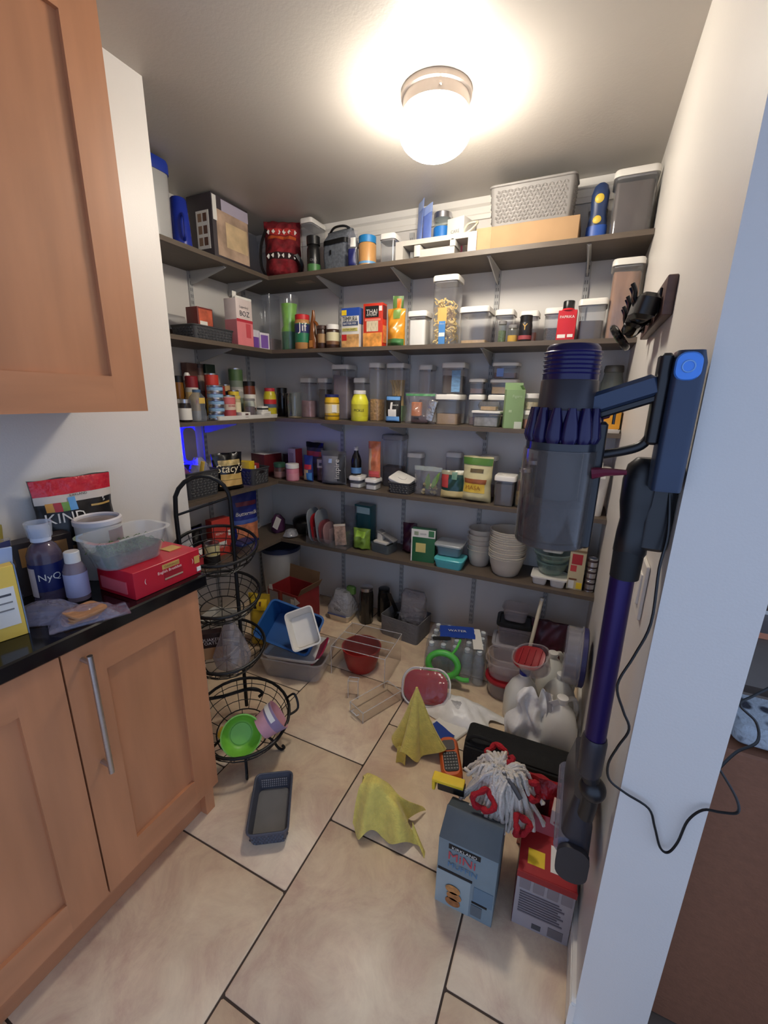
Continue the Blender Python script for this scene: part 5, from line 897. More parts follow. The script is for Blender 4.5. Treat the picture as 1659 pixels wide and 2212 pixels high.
# small grey basket on the tiles
SLATE = mat('slate_grey_resin', (74, 76, 86), .55, var=.06)
bk2 = basket('small slate grey open basket lying on the tiles in front', (-.838, .902, 0), (.135, .235, .062), SLATE, math.radians(33), nx=10, nz=4, taper=.88, name='small_basket'); obj('inner_floor', rbox(.112, .20, .003, .02, z=.0045), mat('basket_floor', (112, 110, 108), .6), bk2)
obj('perforation', cat(*[box(x-.002, x+.002, .100, .1025, z-.002, z+.002) for x in [-.045+.0075*i for i in range(13)] for z in (.018, .028, .038, .048)]), mat('light_dots', (150, 148, 150), .6), bk2, kind='stuff')
# label maker
t = thing('label_maker', 'orange and black handheld label maker on the floor', 'label maker', (-.322, 1.400, .006), (.12, -.1, .42)); OR = mat('orange_plastic', (206, 92, 36), .4, var=.03)
obj('shell', loft([ring(rrect(.075, .18, .03, 5), 0), ring(rrect(.085, .19, .034, 5), .012), ring(rrect(.082, .186, .033, 5), .030), ring(rrect(.066, .17, .028, 5), .040)]), OR, t); obj('keypad', rbox(.058, .085, .003, .012, z=.040), BLACK, t, (0, -.028, 0)); obj('screen', rbox(.05, .045, .004, .008, z=.040), mat('lcd_grey', (96, 92, 90), .2), t, (0, .045, 0)); obj('foot', rbox(.08, .05, .014, .02, z=-.003), BLACK, t, (0, -.07, 0))
obj('keys', cat(*[tr(rbox(.007, .006, .002, .002), (-.022+.011*i, -.06+.013*j, .043)) for i in range(5) for j in range(6)]), GREYC, t, kind='stuff')
# long black folded cooler bag
t = thing('black_case', 'long black fabric case lying across the floor by the jugs', 'case', (-.065, 1.478, 0), .02); BF = mat('black_fabric', (9, 9, 10), .8, var=.15, bump=.2)
obj('case_body', loft([ring(rrect(.42, .14, .02, 4), 0), ring(rrect(.425, .15, .02, 4), .06), ring(rrect(.42, .13, .02, 4), .115), ring(rrect(.41, .09, .02, 4), .128)]), BF, t); obj('front_flap', tr(rbox(.41, .010, .10, .004, .002), (0, -.083, .012), (-.12, 0, 0)), BF, t); obj('handle', tube(smooth_path([(-.20, -.05, .120), (-.17, -.055, .155), (-.10, -.05, .150), (-.06, -.045, .126)], 6), .007, 8), BF, t)
tag(obj('yellow_strip', tr(box(-.004, .004, -.002, .002, 0, .06), (.150, 1.385, .003), (.2, 0, 0)), YEL), 'thin yellow strip beside the right wall by the black case', 'strip')

# ================================================================= boxes, mop and brush near the right wall
MB = mat('pale_blue_card', (120, 136, 142), .55, var=.05)
t = carton('muffin_box', 'pale blue mini muffins carton with gable top on the tiles', (-.140, .975, 0), (.168, .14, .248), MB, 0, [('pale_left', 'f', .0, .60, .0, .52, col(150, 164, 166)), ('name_plate', 'f', .18, .72, .90, .97, INK), ('dark_line', 'f', .02, .62, .53, .565, INK), ('print_block', 'f', .66, .98, .28, .50, col(100, 124, 140)), ('dark_line', 'f', .64, .9, .245, .27, INK), ('code_block', 'f', .64, .82, .06, .22, col(96, 104, 108))],
    [('KIRKLAND', .42, .45, .935, PAPER), ('MiNi', .46, .42, .81, col(190, 70, 80)), ('MUFFIN', .5, .44, .675, col(70, 120, 160))])
for i_, (dx, zz_) in enumerate(((.0, .028), (.003, .052), (-.002, .076))): obj('muffin_print', tr(lathe([(1, 0), (1, .0006)], 18), (-.030+dx, -.0732, zz_), (PI/2, 0, 0), (.022, .016, 1)), mat('muffin_brown_%d' % i_, ((158, 100, 54), (172, 116, 66), (186, 130, 74))[i_], .6, var=.3, scale=90), t)
obj('gable_top', loft([ring(rrect(.168, .14, .002, 1), .248), ring(rrect(.166, .03, .002, 1), .280), ring(rrect(.166, .004, .001, 1), .290)]), mat('slate_card', (74, 84, 92), .6), t)
t = carton('pasta_box', 'white and red printed carton against the right wall', (.066, 1.015, 0), (.150, .13, .205), col(158, 150, 152), .04, [('side_red', 'l', 0, 1, 0, 1, MAROON), ('code_block', 'f', .36, .52, .05, .14, DGREY), ('code_block', 'f', .64, .9, .04, .2, col(110, 104, 106)), ('red_top', 't', 0, 1, 0, 1, col(160, 24, 32)), ('yellow_dot', 't', .15, .45, .2, .55, YEL), ('white_label', 't', .55, .9, .2, .8, PAPER)])
for i in range(4): panel('print_column', 'f', .06+.24*i, .24+.24*i, .72, .95, .150, .13, .205, col(128, 120, 124), t, .0030)
for i in range(9): panel('print_line', 'f', .08, .86-.05*(i % 3), .28+.045*i, .298+.045*i, .150, .13, .205, col(126, 118, 122), t, .0034)
obj('red_rim', box(-.0765, .0765, -.0685, -.064, .185, .2055), col(150, 24, 32), t); obj('open_flap', tr(box(-.075, .075, -.0006, .0006, 0, .05), (0, .065, .205), (-.5, 0, 0)), col(160, 24, 32), t)
bag('red crinkled snack bag between the mop and the vacuum head', (.055, 1.19, 0), (.16, .30, .12), mat('red_film', (150, 16, 28), .35, var=.2, bump=.4), s=9, wr=.014, name='snack_bag', patches=[('dark_part', .1, .5, .55, .85, col(60, 12, 24))])
carton('snack_box', 'small white and red box on the red snack bag pile', (.098, 1.118, .212), (.07, .05, .075), col(196, 176, 166), -.1, [('red_edge', 'l', 0, 1, 0, 1, RED), ('print_line', 'f', .15, .75, .4, .5, col(150, 80, 80))])
# string mop head lying over the boxes
t = thing('mop_head', 'white string mop head with red loops lying over the cartons', 'mop', (-.085, 1.09, .318))
STR = mat('white_cotton_string', (214, 206, 194), .95, var=.06, bump=.5, bscale=200); REDY = mat('red_yarn', (166, 20, 32), .9, var=.15, bump=.5, bscale=180)
def strand(a, l, r, h0, s):
    ca, sa = math.cos(a), math.sin(a); p = []
    for i in range(8):
        k = i/7; d = r*k**.8*l
        p.append((ca*d*.95+.008*math.sin(9*k+s), sa*d*.8+.008*math.cos(8*k+s*2), h0*(1-k)+.045*math.sin(PI*min(1, k*1.3))-(.075 if sa < 0 else .02)*k**2.2+.006*math.sin(7*k+s*3)))
    return p
gs = []
for i in range(260):
    a = rnd.uniform(0, 2*PI); gs.append(tube(strand(a, rnd.uniform(.75, 1.15), .125*math.sqrt(rnd.uniform(.35, 1)), rnd.uniform(0, .045), rnd.uniform(0, 6)), .0056, 6))
obj('strands', cat(*gs), STR, t, kind='stuff')
for i, (x, y, z, r, tl) in enumerate(((-.035, .075, .035, .026, .5), (-.040, -.080, .0, .026, .9), (.085, .0, .018, .022, .7), (.070, -.085, -.030, .022, .8), (.015, .03, .058, .016, .3))): obj('red_loop', tr(tube([(r*(1+.25*math.sin(2*b+i))*math.cos(b), r*(1+.2*math.cos(3*b+i))*math.sin(b), .010*math.sin(2*b+i*2)) for b in [2*PI*q/20 for q in range(20)]], [.0085+.002*math.sin(q*1.9+i) for q in range(20)], 8, True), (x, y, z), (tl, .3*i, 0)), REDY, t)
obj('socket', tr(lathe([(.02, 0), (.024, .02), (.016, .05)], 14), (.02, .02, .0)), mat('purple_plastic', (70, 34, 70), .4), t); obj('mop_tape', tube(smooth_path([(.0, -.02, .062), (.03, -.04, .055), (.06, -.06, .035)], 4), .007, 6), DGREY, t)
t = thing('hand_brush', 'yellow and black brush head sticking out left of the mop', 'brush', (-.243, 1.055, .285), (0, -.05, .05)); obj('brush_back', rbox(.10, .035, .012, .003, .002), YEL, t); obj('bristle_block', rbox(.085, .032, .026, .004, .002, z=-.0265), BLACK, t, (.010, 0, 0)); obj('squeegee_edge', rbox(.010, .035, .03, .002, .001, z=-.030), YEL, t, (-.045, 0, 0))

# ================================================================= wire basket stand
IRON = mat('black_wire', (13, 13, 14), .45, .3, var=.1)
t = thing('wire_basket_stand', 'tall black wire tiered basket stand beside the counter end', 'basket stand', (0, 0, 0))
A_, B_ = Vector((-1.265, 1.245, 0)), Vector((-1.39, 1.085, 0))
mid = (A_+B_)/2; ax = (A_-B_).normalized(); hw = (A_-B_).length/2
arch = [tuple(B_+Vector((0, 0, z))) for z in (.05, .3, .6, .9, 1.0)]+[tuple(mid-ax*hw*math.cos(q)+Vector((0, 0, 1.04+.11*math.sin(q)))) for q in [PI*i/10 for i in range(1, 10)]]+[tuple(A_+Vector((0, 0, z))) for z in (1.04, .9, .6, .3, .05)]
obj('arch_frame', tube(arch, .0085, 8), IRON, t)
obj('cross_bar', tube([tuple(B_+Vector((0, 0, 1.0))), tuple(A_+Vector((0, 0, 1.055)))], .005, 8), IRON, t)
fr = Vector((ax.y, -ax.x, 0)); fr = fr if fr.x > 0 else -fr      # towards the room
tiers = ((.88, .155, .09, 'upper'), (.67, .155, .085, 'second'), (.43, .16, .09, 'third'), (.175, .19, .10, 'bottom'))
for z, r, dp, n in tiers:
    c = Vector((-1.13, 1.085, 0)) if n == 'bottom' else mid+fr*.06+ax*.03; T = lambda p: tuple(c+Vector((0, 0, z))+Matrix.Rotation(-.22, 3, Vector((fr.y, -fr.x, 0))) @ Vector(p))
    rim = [T((r*math.cos(q), r*math.sin(q), 0)) for q in [2*PI*i/32 for i in range(32)]]
    b = obj('basket_rim', tube(rim, .0065, 8, True), IRON, t)
    gs = []
    for k in (.25, .5, .75, 1.0):
        rr = r*math.cos(k*PI/2*.62); zz = -dp*math.sin(k*PI/2*.62)/math.sin(PI/2*.62)
        gs.append(tube([T((rr*math.cos(q), rr*math.sin(q), zz)) for q in [2*PI*i/24 for i in range(24)]], .0028 if k == 1 else .0018, 5, True))
    for i in range(18):
        q = 2*PI*i/18; gs.append(tube([T((r*math.cos(k*PI/2*.62)*math.cos(q), r*math.cos(k*PI/2*.62)*math.sin(q), -dp*math.sin(k*PI/2*.62)/math.sin(PI/2*.62))) for k in (0, .25, .5, .75, 1)], .0016, 5))
    rb = r*math.cos(PI/2*.62)
    for i in range(4): q = PI*i/4; gs.append(tube([T((rb*math.cos(q), rb*math.sin(q), -dp)), T((-rb*math.cos(q), -rb*math.sin(q), -dp))], .0016, 5))
    obj('wire_mesh', cat(*gs), IRON, b, kind='stuff')
c4 = Vector((-1.13, 1.085, 0)); c3 = mid+fr*.06+ax*.03
for s in (1, -1):
    base = c4+Vector((.13*s*ax.x, .13*s*ax.y, 0))
    obj('side_handle', tube(smooth_path([tuple(c4+ax*.185*s+Vector((0, 0, .19))), tuple(c4+ax*.215*s+fr*.02+Vector((0, 0, .215))), tuple(c4+ax*.22*s+fr*.05+Vector((0, 0, .165))), tuple(c4+ax*.172*s+fr*.07+Vector((0, 0, .16)))], 5), .005, 8), IRON, t)
for q in (.4, 2.0, 3.9, 5.5):
    d = Vector((math.cos(q), math.sin(q), 0)); p = c4+d*.12
    obj('scroll_foot', tube(smooth_path([tuple(c4+d*.08+Vector((0, 0, .085))), tuple(p+Vector((0, 0, .05))), tuple(p+d*.02+Vector((0, 0, .018))), tuple(p+d*.035+Vector((0, 0, .006))), tuple(p+d*.048+Vector((0, 0, .016))), tuple(p+d*.04+Vector((0, 0, .028)))], 5), .0055, 8), IRON, t)
obj('scroll_bar', tube(smooth_path([tuple(mid-ax*.13+fr*.02+Vector((0, 0, .13))), tuple(mid-ax*.10+fr*.02+Vector((0, 0, .16))), tuple(mid+fr*.02+Vector((0, 0, .15))), tuple(mid+ax*.12+fr*.02+Vector((0, 0, .15))), tuple(mid+ax*.17+fr*.03+Vector((0, 0, .12))), tuple(mid+ax*.155+fr*.03+Vector((0, 0, .10)))], 6), .0075, 8), IRON, t)
# things in the stand
c = c4
t = thing('green_bowl', 'lime green plastic bowl lying in the bottom wire basket', 'bowl', (-1.085, 1.025, .150), (math.radians(58), math.radians(8), .75)); LM = mat('lime_plastic', (122, 190, 66), .4, var=.04); obj('bowl', bowl(.045, .075, .05, .002, 28, .003), LM, t); obj('inner_floor', lathe([(.04, .003), (.04, .005)], 20), LM, t)
t = thing('ice_cream_tub', 'pink and lavender paper tub lying beside the green bowl', 'tub', (-1.020, 1.070, .165), (math.radians(-58), math.radians(20), -.5)); obj('tub', lathe([(.048, 0), (.062, .085), (.060, .085), (.046, .003)], 28), mat('pink_paper', (204, 150, 158), .6, var=.08), t); obj('label_band', lathe([(.0545, .040), (.0625, .084)], 28, False, False), mat('lavender_paper', (150, 130, 158), .6, var=.1), t); obj('white_print', loft([[(.0615*math.sin(a), -.0615*math.cos(a), .055), (.0632*math.sin(a), -.0632*math.cos(a), .075)] for a in [-.9+.12*i for i in range(14)]], False, False, False), PAPER, t)
tag(obj('yellow_scrap', tr(crumple(rbox(.03, .045, .006, .012, .002), .004, 60, 3), (-1.195, 1.03, .105), (.5, .3, .3)), col(214, 180, 60)), 'yellow wrapper scrap in the bottom wire basket', 'wrapper')
g = loft([ring(rrect(.12, .10, .03), 0), ring(rrect(.15, .12, .05), .05), ring(rrect(.11, .09, .04), .11), ring(rrect(.05, .04, .015), .19), ring(rrect(.03, .02, .008), .215)]); tag(obj('clear_bag', crumple(g, .012, 45, 6), clear('milky_film', (170, 164, 166), .40, .2, .8), None, (c3.x+.045, c3.y-.01, .350)), 'crumpled clear bag in the third wire basket', 'bag')
carton('oat_packet', 'dark oats packet with white capitals in the third wire basket', (c3.x-.05, c3.y-.03, .375), (.09, .04, .12), col(46, 30, 26), .75, [('tan_base', 'f', 0, 1, 0, .45, TANC)], [('QUAKER\nOATS', .85, .5, .70, PAPER)], cat_='packet')

# ================================================================= on the counter
ZK = .9160
bag('black and red pouch of nut bars standing at the kitchen wall', (-1.385, .735, ZK), (.215, .295, .08), mat('black_pouch', (22, 20, 22), .3, var=.15, bump=.2, bscale=20), rot=LF-.12, s=3, name='bar_pouch', wr=.006, patches=[('red_top', .0, 1.0, .84, 1.0, mat('red_film_top', (190, 28, 48), .25, var=.15, bump=.4)), ('pale_band', .0, 1.0, .76, .84, col(196, 186, 176)), ('tan_base', .2, .8, .12, .32, col(150, 110, 64)), ('gold_line', .66, .95, .68, .70, GOLD),
    ('orange_block', .10, .19, .68, .77, col(206, 146, 56)), ('red_block', .19, .28, .68, .77, col(176, 44, 50)), ('green_block', .28, .37, .68, .77, col(110, 150, 70)), ('blue_block', .37, .47, .68, .81, col(90, 150, 200))], texts=[('KIND', .46, .32, .615, PAPER), ('KIRKLAND', .22, .52, .825, INK), ('5', .03, .82, .74, PAPER)])
t = thing('powder_canister', 'white canister with silver rim and maroon label behind the herb tub', 'canister', (-1.285, .735, ZK), LF-.5); obj('body', lathe([(.058, 0), (.060, .004), (.060, .165), (.062, .168)], 32), WHITE, t); obj('rim', lathe([(.0635, .165), (.0635, .178), (.058, .182), (.054, .178), (.054, .170)], 32), mat('canister_rim', (206, 202, 204), .35), t); obj('foil_lid', lathe([(.053, .168), (.053, .172)], 32), mat('foil', (160, 150, 146), .3, .6), t)
obj('maroon_label', loft([[(.0608*math.sin(a), -.0608*math.cos(a), .06), (.0608*math.sin(a), -.0608*math.cos(a), .15)] for a in [.35+.1*i for i in range(11)]], False, False, False), MAROON, t); obj('print_line', loft([[(.0608*math.sin(a), -.0608*math.cos(a), .10), (.0608*math.sin(a), -.0608*math.cos(a), .106)] for a in [-.9+.1*i for i in range(10)]], False, False, False), GREYC, t)
carton('brown_carton', 'dark carton with a tan panel leaning behind the mouthwash', (-1.335, .60, ZK), (.14, .05, .15), col(40, 30, 28), LF-.1, [('tan_panel', 'f', .1, .9, .55, .9, col(150, 110, 64))])
TEA = mat('tea_red', (186, 26, 46), .35, var=.03)
t = carton('tea_box', 'long red box of tea bags at the counter edge', (-1.112, .765, ZK), (.218, .155, .078), TEA, LF, [('gold_plate', 'f', .40, .66, .72, .90, GOLD), ('dark_oval', 'f', .42, .70, .26, .58, col(150, 20, 36)), ('silver_strip', 'f', .42, .70, .30, .36, col(176, 160, 130)), ('seal_round', 'f', .90, .985, .45, .75, GOLD), ('small_label', 'f', .93, .995, .10, .28, PAPER), ('gold_seal', 't', .72, .92, .35, .62, GOLD), ('dark_picture', 't', .52, .66, .62, .86, col(90, 24, 30)), ('side_print', 'l', .1, .8, .15, .6, col(206, 90, 100))], [('TWININGS', .22, .53, .81, BROWNC), ('English Breakfast', .36, .50, .64, PAPER), ('(', .02, .14, .55, PAPER), (')', .02, .86, .62, PAPER)])
CT = clear('thin_clear_tub', (236, 238, 238), .14, .06)
t = thing('herb_tub', 'clear plastic tub of green herbs on the red tea box', 'tub', (-1.135, .715, ZK+.0795), LF); obj('tub', tub(.205, .13, .085, .035, .0018, .78, .010, 5), CT, t); g = loft([ring(rrect(.15, .09, .03, 4), .003), ring(rrect(.165, .10, .03, 4), .03), [(x, y, .040+.006*wob(x*120, y*120, 1)) for x, y in rrect(.172, .105, .03, 4)]]); obj('herb_base', g, mat('dark_green_herb', (56, 76, 50), .9, var=.4, scale=60, bump=.8, bscale=80), t)
gs = []
for i in range(160):
    x, y = rnd.uniform(-.075, .075), rnd.uniform(-.045, .045); a = rnd.uniform(0, 2*PI); l = rnd.uniform(.01, .022); z = rnd.uniform(.036, .052)
    gs.append(tube([(x, y, z), (x+l*.5*math.cos(a), y+l*.5*math.sin(a), z+.005), (x+l*math.cos(a), y+l*math.sin(a), z-.002)], .0013, 4))
obj('sprigs', cat(*gs), mat('herb_sprig', (84, 112, 70), .8, var=.3), t, kind='stuff')
bottle('big clear purple-tinted medicine bottle with a dosing cup', (-1.245, .565, ZK), [(.034, 0), (.038, .004), (.038, .13), (.030, .152), (.020, .162), (.020, .17)], clear('violet_bottle', (92, 78, 104), .55, .1), name='medicine_bottle', cap=[(.022, .166), (.0235, .20), (.022, .203)], capm=mat('cap_pale', (206, 212, 226), .35), labelm=mat('navy_label', (24, 34, 92), .35), lab=(.038, .035, .11), rot=LF-.35, word='NyQ', wordm=PAPER, ww=1.3)
b_ = bpy.data.objects['medicine_bottle']; obj('dosing_cup', lathe([(.026, .178), (.030, .216), (.0285, .216), (.0248, .180)], 24), clear('cup_clear', (220, 226, 236), .3, .1), b_); obj('pale_label', loft([[(.0388*math.sin(a), -.0388*math.cos(a), .02), (.0388*math.sin(a), -.0388*math.cos(a), .10)] for a in [-1.9+.12*i for i in range(10)]], False, False, False), col(206, 190, 186), b_)
bottle('small pinkish medicine bottle with white cap and label', (-1.178, .595, ZK), [(.024, 0), (.027, .003), (.027, .085), (.020, .104), (.015, .11)], clear('pinkish_bottle', (170, 150, 160), .5, .1), name='pill_bottle', cap=[(.018, .108), (.018, .136), (.016, .138)], labelm=mat('pale_label', (170, 172, 204), .5), lab=(.027, .015, .08), rot=LF)
carton('drink_packet', 'yellow carton of drink packets with a white label', (-1.140, .400, ZK), (.095, .05, .170), mat('soft_yellow_card', (226, 192, 84), .5, var=.05), LF-.25, [('white_label', 'f', .42, .92, .18, .72, PAPER), ('print_line', 'f', .5, .85, .60, .63, DGREY), ('print_line', 'f', .5, .85, .50, .52, GREYC), ('print_line', 'f', .5, .85, .40, .42, GREYC), ('side_text', 'f', .08, .12, .05, .75, BROWNC), ('brown_text', 'f', .30, .33, .1, .6, col(180, 140, 60)), ('blue_side', 'r', 0, 1, 0, 1, col(120, 136, 160))])
for i, (y, a, m) in enumerate(((.372, .12, PAPER), (.400, -.1, col(214, 206, 130)), (.428, .05, col(150, 170, 206)))): tag(obj('stick_packet', tr(rbox(.03, .006, .14, .002, .001), (-1.142, y, ZK+.005+.06), (a, .1, LF)), m), '%s drink stick poking out of the yellow carton' % ('white', 'pale green', 'pale blue')[i], 'packet')
bag('crinkled clear and blue bag behind the yellow carton', (-1.29, .43, ZK), (.18, .18, .08), FILM, rot=LF, s=14, name='zip_bag', wr=.012, patches=[('blue_print', .2, .8, .5, .75, col(90, 120, 190)), ('dark_seal', .02, .98, .88, .96, col(66, 70, 110))])
bag('mustard yellow bag at the kitchen wall behind the other bags', (-1.37, .44, ZK), (.20, .20, .07), col(168, 150, 66), rot=LF, s=15, name='snack_bag')
jar('dark jar with a white label at the counter edge near the camera', (-1.045, .315, ZK), .030, .085, clear('smoke_jar', (90, 84, 80), .5, .1), WHITE, .014, .027, labelm=PAPER, lab=(.2, .7), name='label_jar')
ZIPF = clear('zip_bag_film', (190, 186, 214), .22, .1, bump=.9, bscale=30)
def zipbag(label, pos, w, l, hgt, rot, s, seal=None, inner=None):
    t = thing('zip_bag', label, 'bag', pos, rot)
    top = lambda u, v: ((u-.5)*w, (v-.5)*l, .003+hgt*(math.sin(PI*u)*math.sin(PI*min(1, v*1.15)))**.6+.006*wob(u*9, v*11, s)*math.sin(PI*u))
    bot = lambda u, v: ((.5-u)*w, (v-.5)*l, .0005)
    a, b = sheet(top, 14, 16), sheet(bot, 14, 16); obj('film', cat(a, b), ZIPF, t, sharp=80)
    if seal: obj('zip_seal', sheet(lambda u, v: ((u-.5)*w, (.42+.10*v-.0)*l, top(u, .92+.08*v)[2]+.001), 14, 3, .0006), seal, t)
    if inner: inner(t)
    return t
def crackers(t):
    for i in range(4): obj('cracker', tr(rbox(.07, .075, .006, .012, .001), (-.01+.006*i, -.02+.004*i, .004+.007*i), (0, 0, .15*i)), mat('graham_cracker', (170, 122, 84), .8, var=.15, scale=50, bump=.3), t)
zipbag('long clear zip bag with a blue seal leaning on the medicine bottles', (-1.130, .505, ZK+.0), .08, .18, .045, (0, -.0, -.9), 3, mat('blue_seal', (44, 60, 150), .3)); zipbag('clear zip bag of brown crackers at the counter edge', (-1.050, .545, ZK+.0), .075, .165, .034, (0, 0, -.42), 8, None, crackers)

# ================================================================= right wall: hook rail, switch, vacuum and its cord
PLK = mat('walnut_board', (84, 62, 58), .45, var=.15, scale=12, stretch=(1, .2, 4))
t = thing('hook_rail', 'dark wooden coat hook rail with black iron hooks on the right wall', 'hook rail', (XR-.0005, 1.505, 1.66))
obj('board', tr(rbox(.022, .47, .088, .003, .002), (-.011, 0, 0)), PLK, t)
HK = mat('black_iron', (16, 16, 18), .25, .4, var=.1)
for i, y in enumerate((-.15, 0, .15)):
    h = obj('hook', cat(tr(rbox(.006, .05, .06, .01, .002, n=4), (-.025, y, .014)), tube(smooth_path([(-.026, y, .035), (-.055, y, .028), (-.075, y, .040), (-.080, y, .058)], 5), .006, 8), tube(smooth_path([(-.026, y, .030), (-.045, y, .008), (-.062, y, .004), (-.070, y, .020)], 5), .007, 8)), HK, t)
    for dy in (-.016, .016): obj('hook_tip', tube(smooth_path([(-.06, y+dy*.5, .036), (-.078, y+dy, .050), (-.082, y+dy*1.3, .072), (-.090, y+dy*1.3, .088)], 4), .0055, 8), HK, h)
t = thing('strap_bundle', 'black padded straps hanging on the hook rail', 'strap', (XR-.062, 1.36, 1.665)); obj('pad', tr(rbox(.05, .13, .06, .02, .01, n=4), (0, .0, .0), (.1, .2, .1)), BLACK, t); obj('ring', tr(tube([(.035*math.cos(a), .05*math.sin(a), 0) for a in [2*PI*i/24 for i in range(24)]], .010, 8, True), (-.03, .18, -.02), (.3, .9, .2)), mat('black_gloss', (14, 14, 16), .15), t); obj('pad', tr(rbox(.045, .12, .05, .018, .008, n=4), (-.01, .13, -.01), (-.1, .3, 0)), mat('black_gloss', (14, 14, 16), .15), t)
t = thing('light_switch', 'white wall switch plate beside the vacuum tube', 'switch', (XR-.0005, .965, 1.025)); obj('plate', tr(rbox(.007, .075, .118, .002, .0015), (-.0035, 0, 0)), TRIMP, t); obj('rocker', tr(rbox(.006, .034, .066, .002, .001), (-.0095, 0, .026), (0, .04, 0)), WHITE, t)
# stick vacuum hanging on its dock
VP = mat('violet_metallic', (26, 20, 66), .25, .2, var=.05); VD = mat('dark_graphite', (54, 52, 58), .35, .3, var=.05); VB = mat('daylight_tint_shell', (46, 58, 80), .3, .3, var=.05); VN = mat('vac_black', (20, 20, 23), .35, var=.05); WND = mat('purple_wand', (38, 20, 82), .3, .45, var=.04); VR = mat('crimson_latch', (96, 16, 42), .35)  # battery shell colour includes the blue of reflected window light
t = thing('stick_vacuum', 'purple and grey cordless stick vacuum hanging on the right wall', 'vacuum', (0, 0, 0))
bx, by = -.030, .79
P = lambda g, m, n, par=t, loc=(bx, by, 0): obj(n, g, m, par, loc)
mt = P(lathe([(.037, 1.546), (.0405, 1.542), (.0425, 1.53), (.0430, 1.49)], 36), VP, 'filter_top')
for k in range(6): P(lathe([(.0420, 1.500+.0065*k), (.0448, 1.5018+.0065*k), (.0420, 1.5036+.0065*k)], 36, False, False), mat('violet_dark', (40, 36, 96), .3), 'vent_ring', mt, (0, 0, 0))
P(lathe([(.0430, 1.492), (.0445, 1.49), (.0455, 1.448), (.047, 1.444)], 36), VD, 'motor_housing')
fin = []
for i in range(14):
    a = 2*PI*i/14; ca, sa = math.cos(a), math.sin(a)
    fin.append(tr(loft([ring(rrect(.018, .020, .006, 3), 1.392), ring(rrect(.026, .026, .009, 3), 1.402), ring(rrect(.020, .022, .008, 3), 1.425), ring(rrect(.012, .012, .005, 3), 1.448)]), (.050*ca, .050*sa, 0), (0, 0, a)))
P(lathe([(.050, 1.388), (.054, 1.40), (.046, 1.446)], 32), VP, 'cyclone_core')
for i, g in enumerate(fin): P(g, VP, 'cyclone')
P(lathe([(.058, 1.378), (.058, 1.392), (.052, 1.394)], 36), mat('smoke_ring', (40, 42, 48), .2, var=.02), 'bin_collar')
P(lathe([(.060, 1.212), (.0615, 1.218), (.0615, 1.380), (.0595, 1.380), (.0595, 1.22)], 40), clear('smoked_bin', (150, 138, 130), .10, .06), 'dust_bin')
P(lathe([(.058, 1.2125), (.060, 1.214), (.060, 1.222), (.04, 1.224)], 36), clear('smoked_base', (60, 60, 66), .6, .1), 'bin_base')
P(lathe([(.030, 1.258), (.036, 1.268), (.036, 1.376)], 28), mat('shroud_grey', (66, 66, 68), .5, .0, var=.1), 'shroud'); P(lathe([(.056, 1.224), (.0575, 1.235), (.056, 1.285), (.048, 1.292), (.03, 1.296)], 24), mat('grey_dust', (60, 57, 58), .95, var=.2, scale=40, bump=.6, bscale=60), 'dust')
P(tr(rbox(.03, .045, .215, .010, .004, n=4), (.052, 0, 1.212)), VN, 'bin_spine')
l = P(tr(tube([(-.0, 0, 0), (.02, 0, .004), (.05, 0, .006)], [.010, .007, .004], 8), (.052, -.028, 1.345)), VR, 'release_latch')
# handle frame
obj('upper_arm', tr(rbox(.105, .040, .034, .008, .006, n=4), (.052, by, 1.452), (0, -.36, 0)), VB, t); obj('upper_arm_underside', tr(rbox(.105, .034, .012, .006, .003), (.055, by, 1.444), (0, -.36, 0)), VN, t)
obj('lower_arm', tube(smooth_path([(.012, by, 1.368), (.06, by, 1.380), (.088, by, 1.392), (.100, by, 1.412)], 5), .0075, 10), VN, t)
obj('grip', tr(rbox(.018, .040, .135, .007, .004, n=4), (.100, by, 1.395)), VN, t); obj('trigger', tr(rbox(.026, .012, .014, .004, .002), (.026, by, 1.430), (0, -.3, 0)), VR, t); obj('trigger_pin', tube([(.043, by-.012, 1.452), (.043, by-.012, 1.424)], .0022, 6), VN, t)
bt = obj('battery', tr(loft([ring(rrect(.040, .056, .008, 4), 1.325), ring(rrect(.042, .058, .01, 4), 1.33), ring(rrect(.042, .058, .01, 4), 1.515), ring(rrect(.034, .050, .01, 4), 1.533)]), (.129, by, 0)), VB, t); 
cap_g = loft([[(x, -.0305, z) for x, z in rrect(.030, .036, .012, 5)], [(x, -.0285, z) for x, z in rrect(.034, .040, .014, 5)]]); obj('battery_button', tr(cap_g, (.126, by, 1.510)), mat('button_blue', (70, 130, 214), .25, .3), bt); obj('button_ring', tr(tube([(.008*math.cos(a), 0, .008*math.sin(a)) for a in [2*PI*i/16 for i in range(16)]], .0012, 5, True), (.126, by-.0312, 1.510)), mat('button_blue_light', (120, 170, 230), .25), bt)
wx, wy = .104, .833
obj('dock', tr(rbox(.046, .05, .16, .012, .006, n=4), (.134, wy+.004, 1.21)), VN, t); obj('wand_cap', tr(loft([ring(circ(r_, 22, 1, .9), z) for r_, z in ((.021, 1.185), (.027, 1.20), (.026, 1.235), (.024, 1.26), (.029, 1.29), (.030, 1.33), (.026, 1.355), (.014, 1.368))]), (wx, wy, 0)), VN, t); obj('wand_collar', tr(lathe([(.024, 1.150), (.025, 1.20), (.023, 1.21)], 22), (wx-.001, wy, 0)), mat('soft_black', (8, 8, 9), .6), t)
obj('wand', tube([(wx-.004, wy, 1.19), (wx, wy, .78)], .0205, 20), WND, t); obj('lower_collar', tr(lathe([(.020, .70), (.024, .71), (.0245, .785), (.022, .795)], 22), (wx, wy, 0)), VD, t)
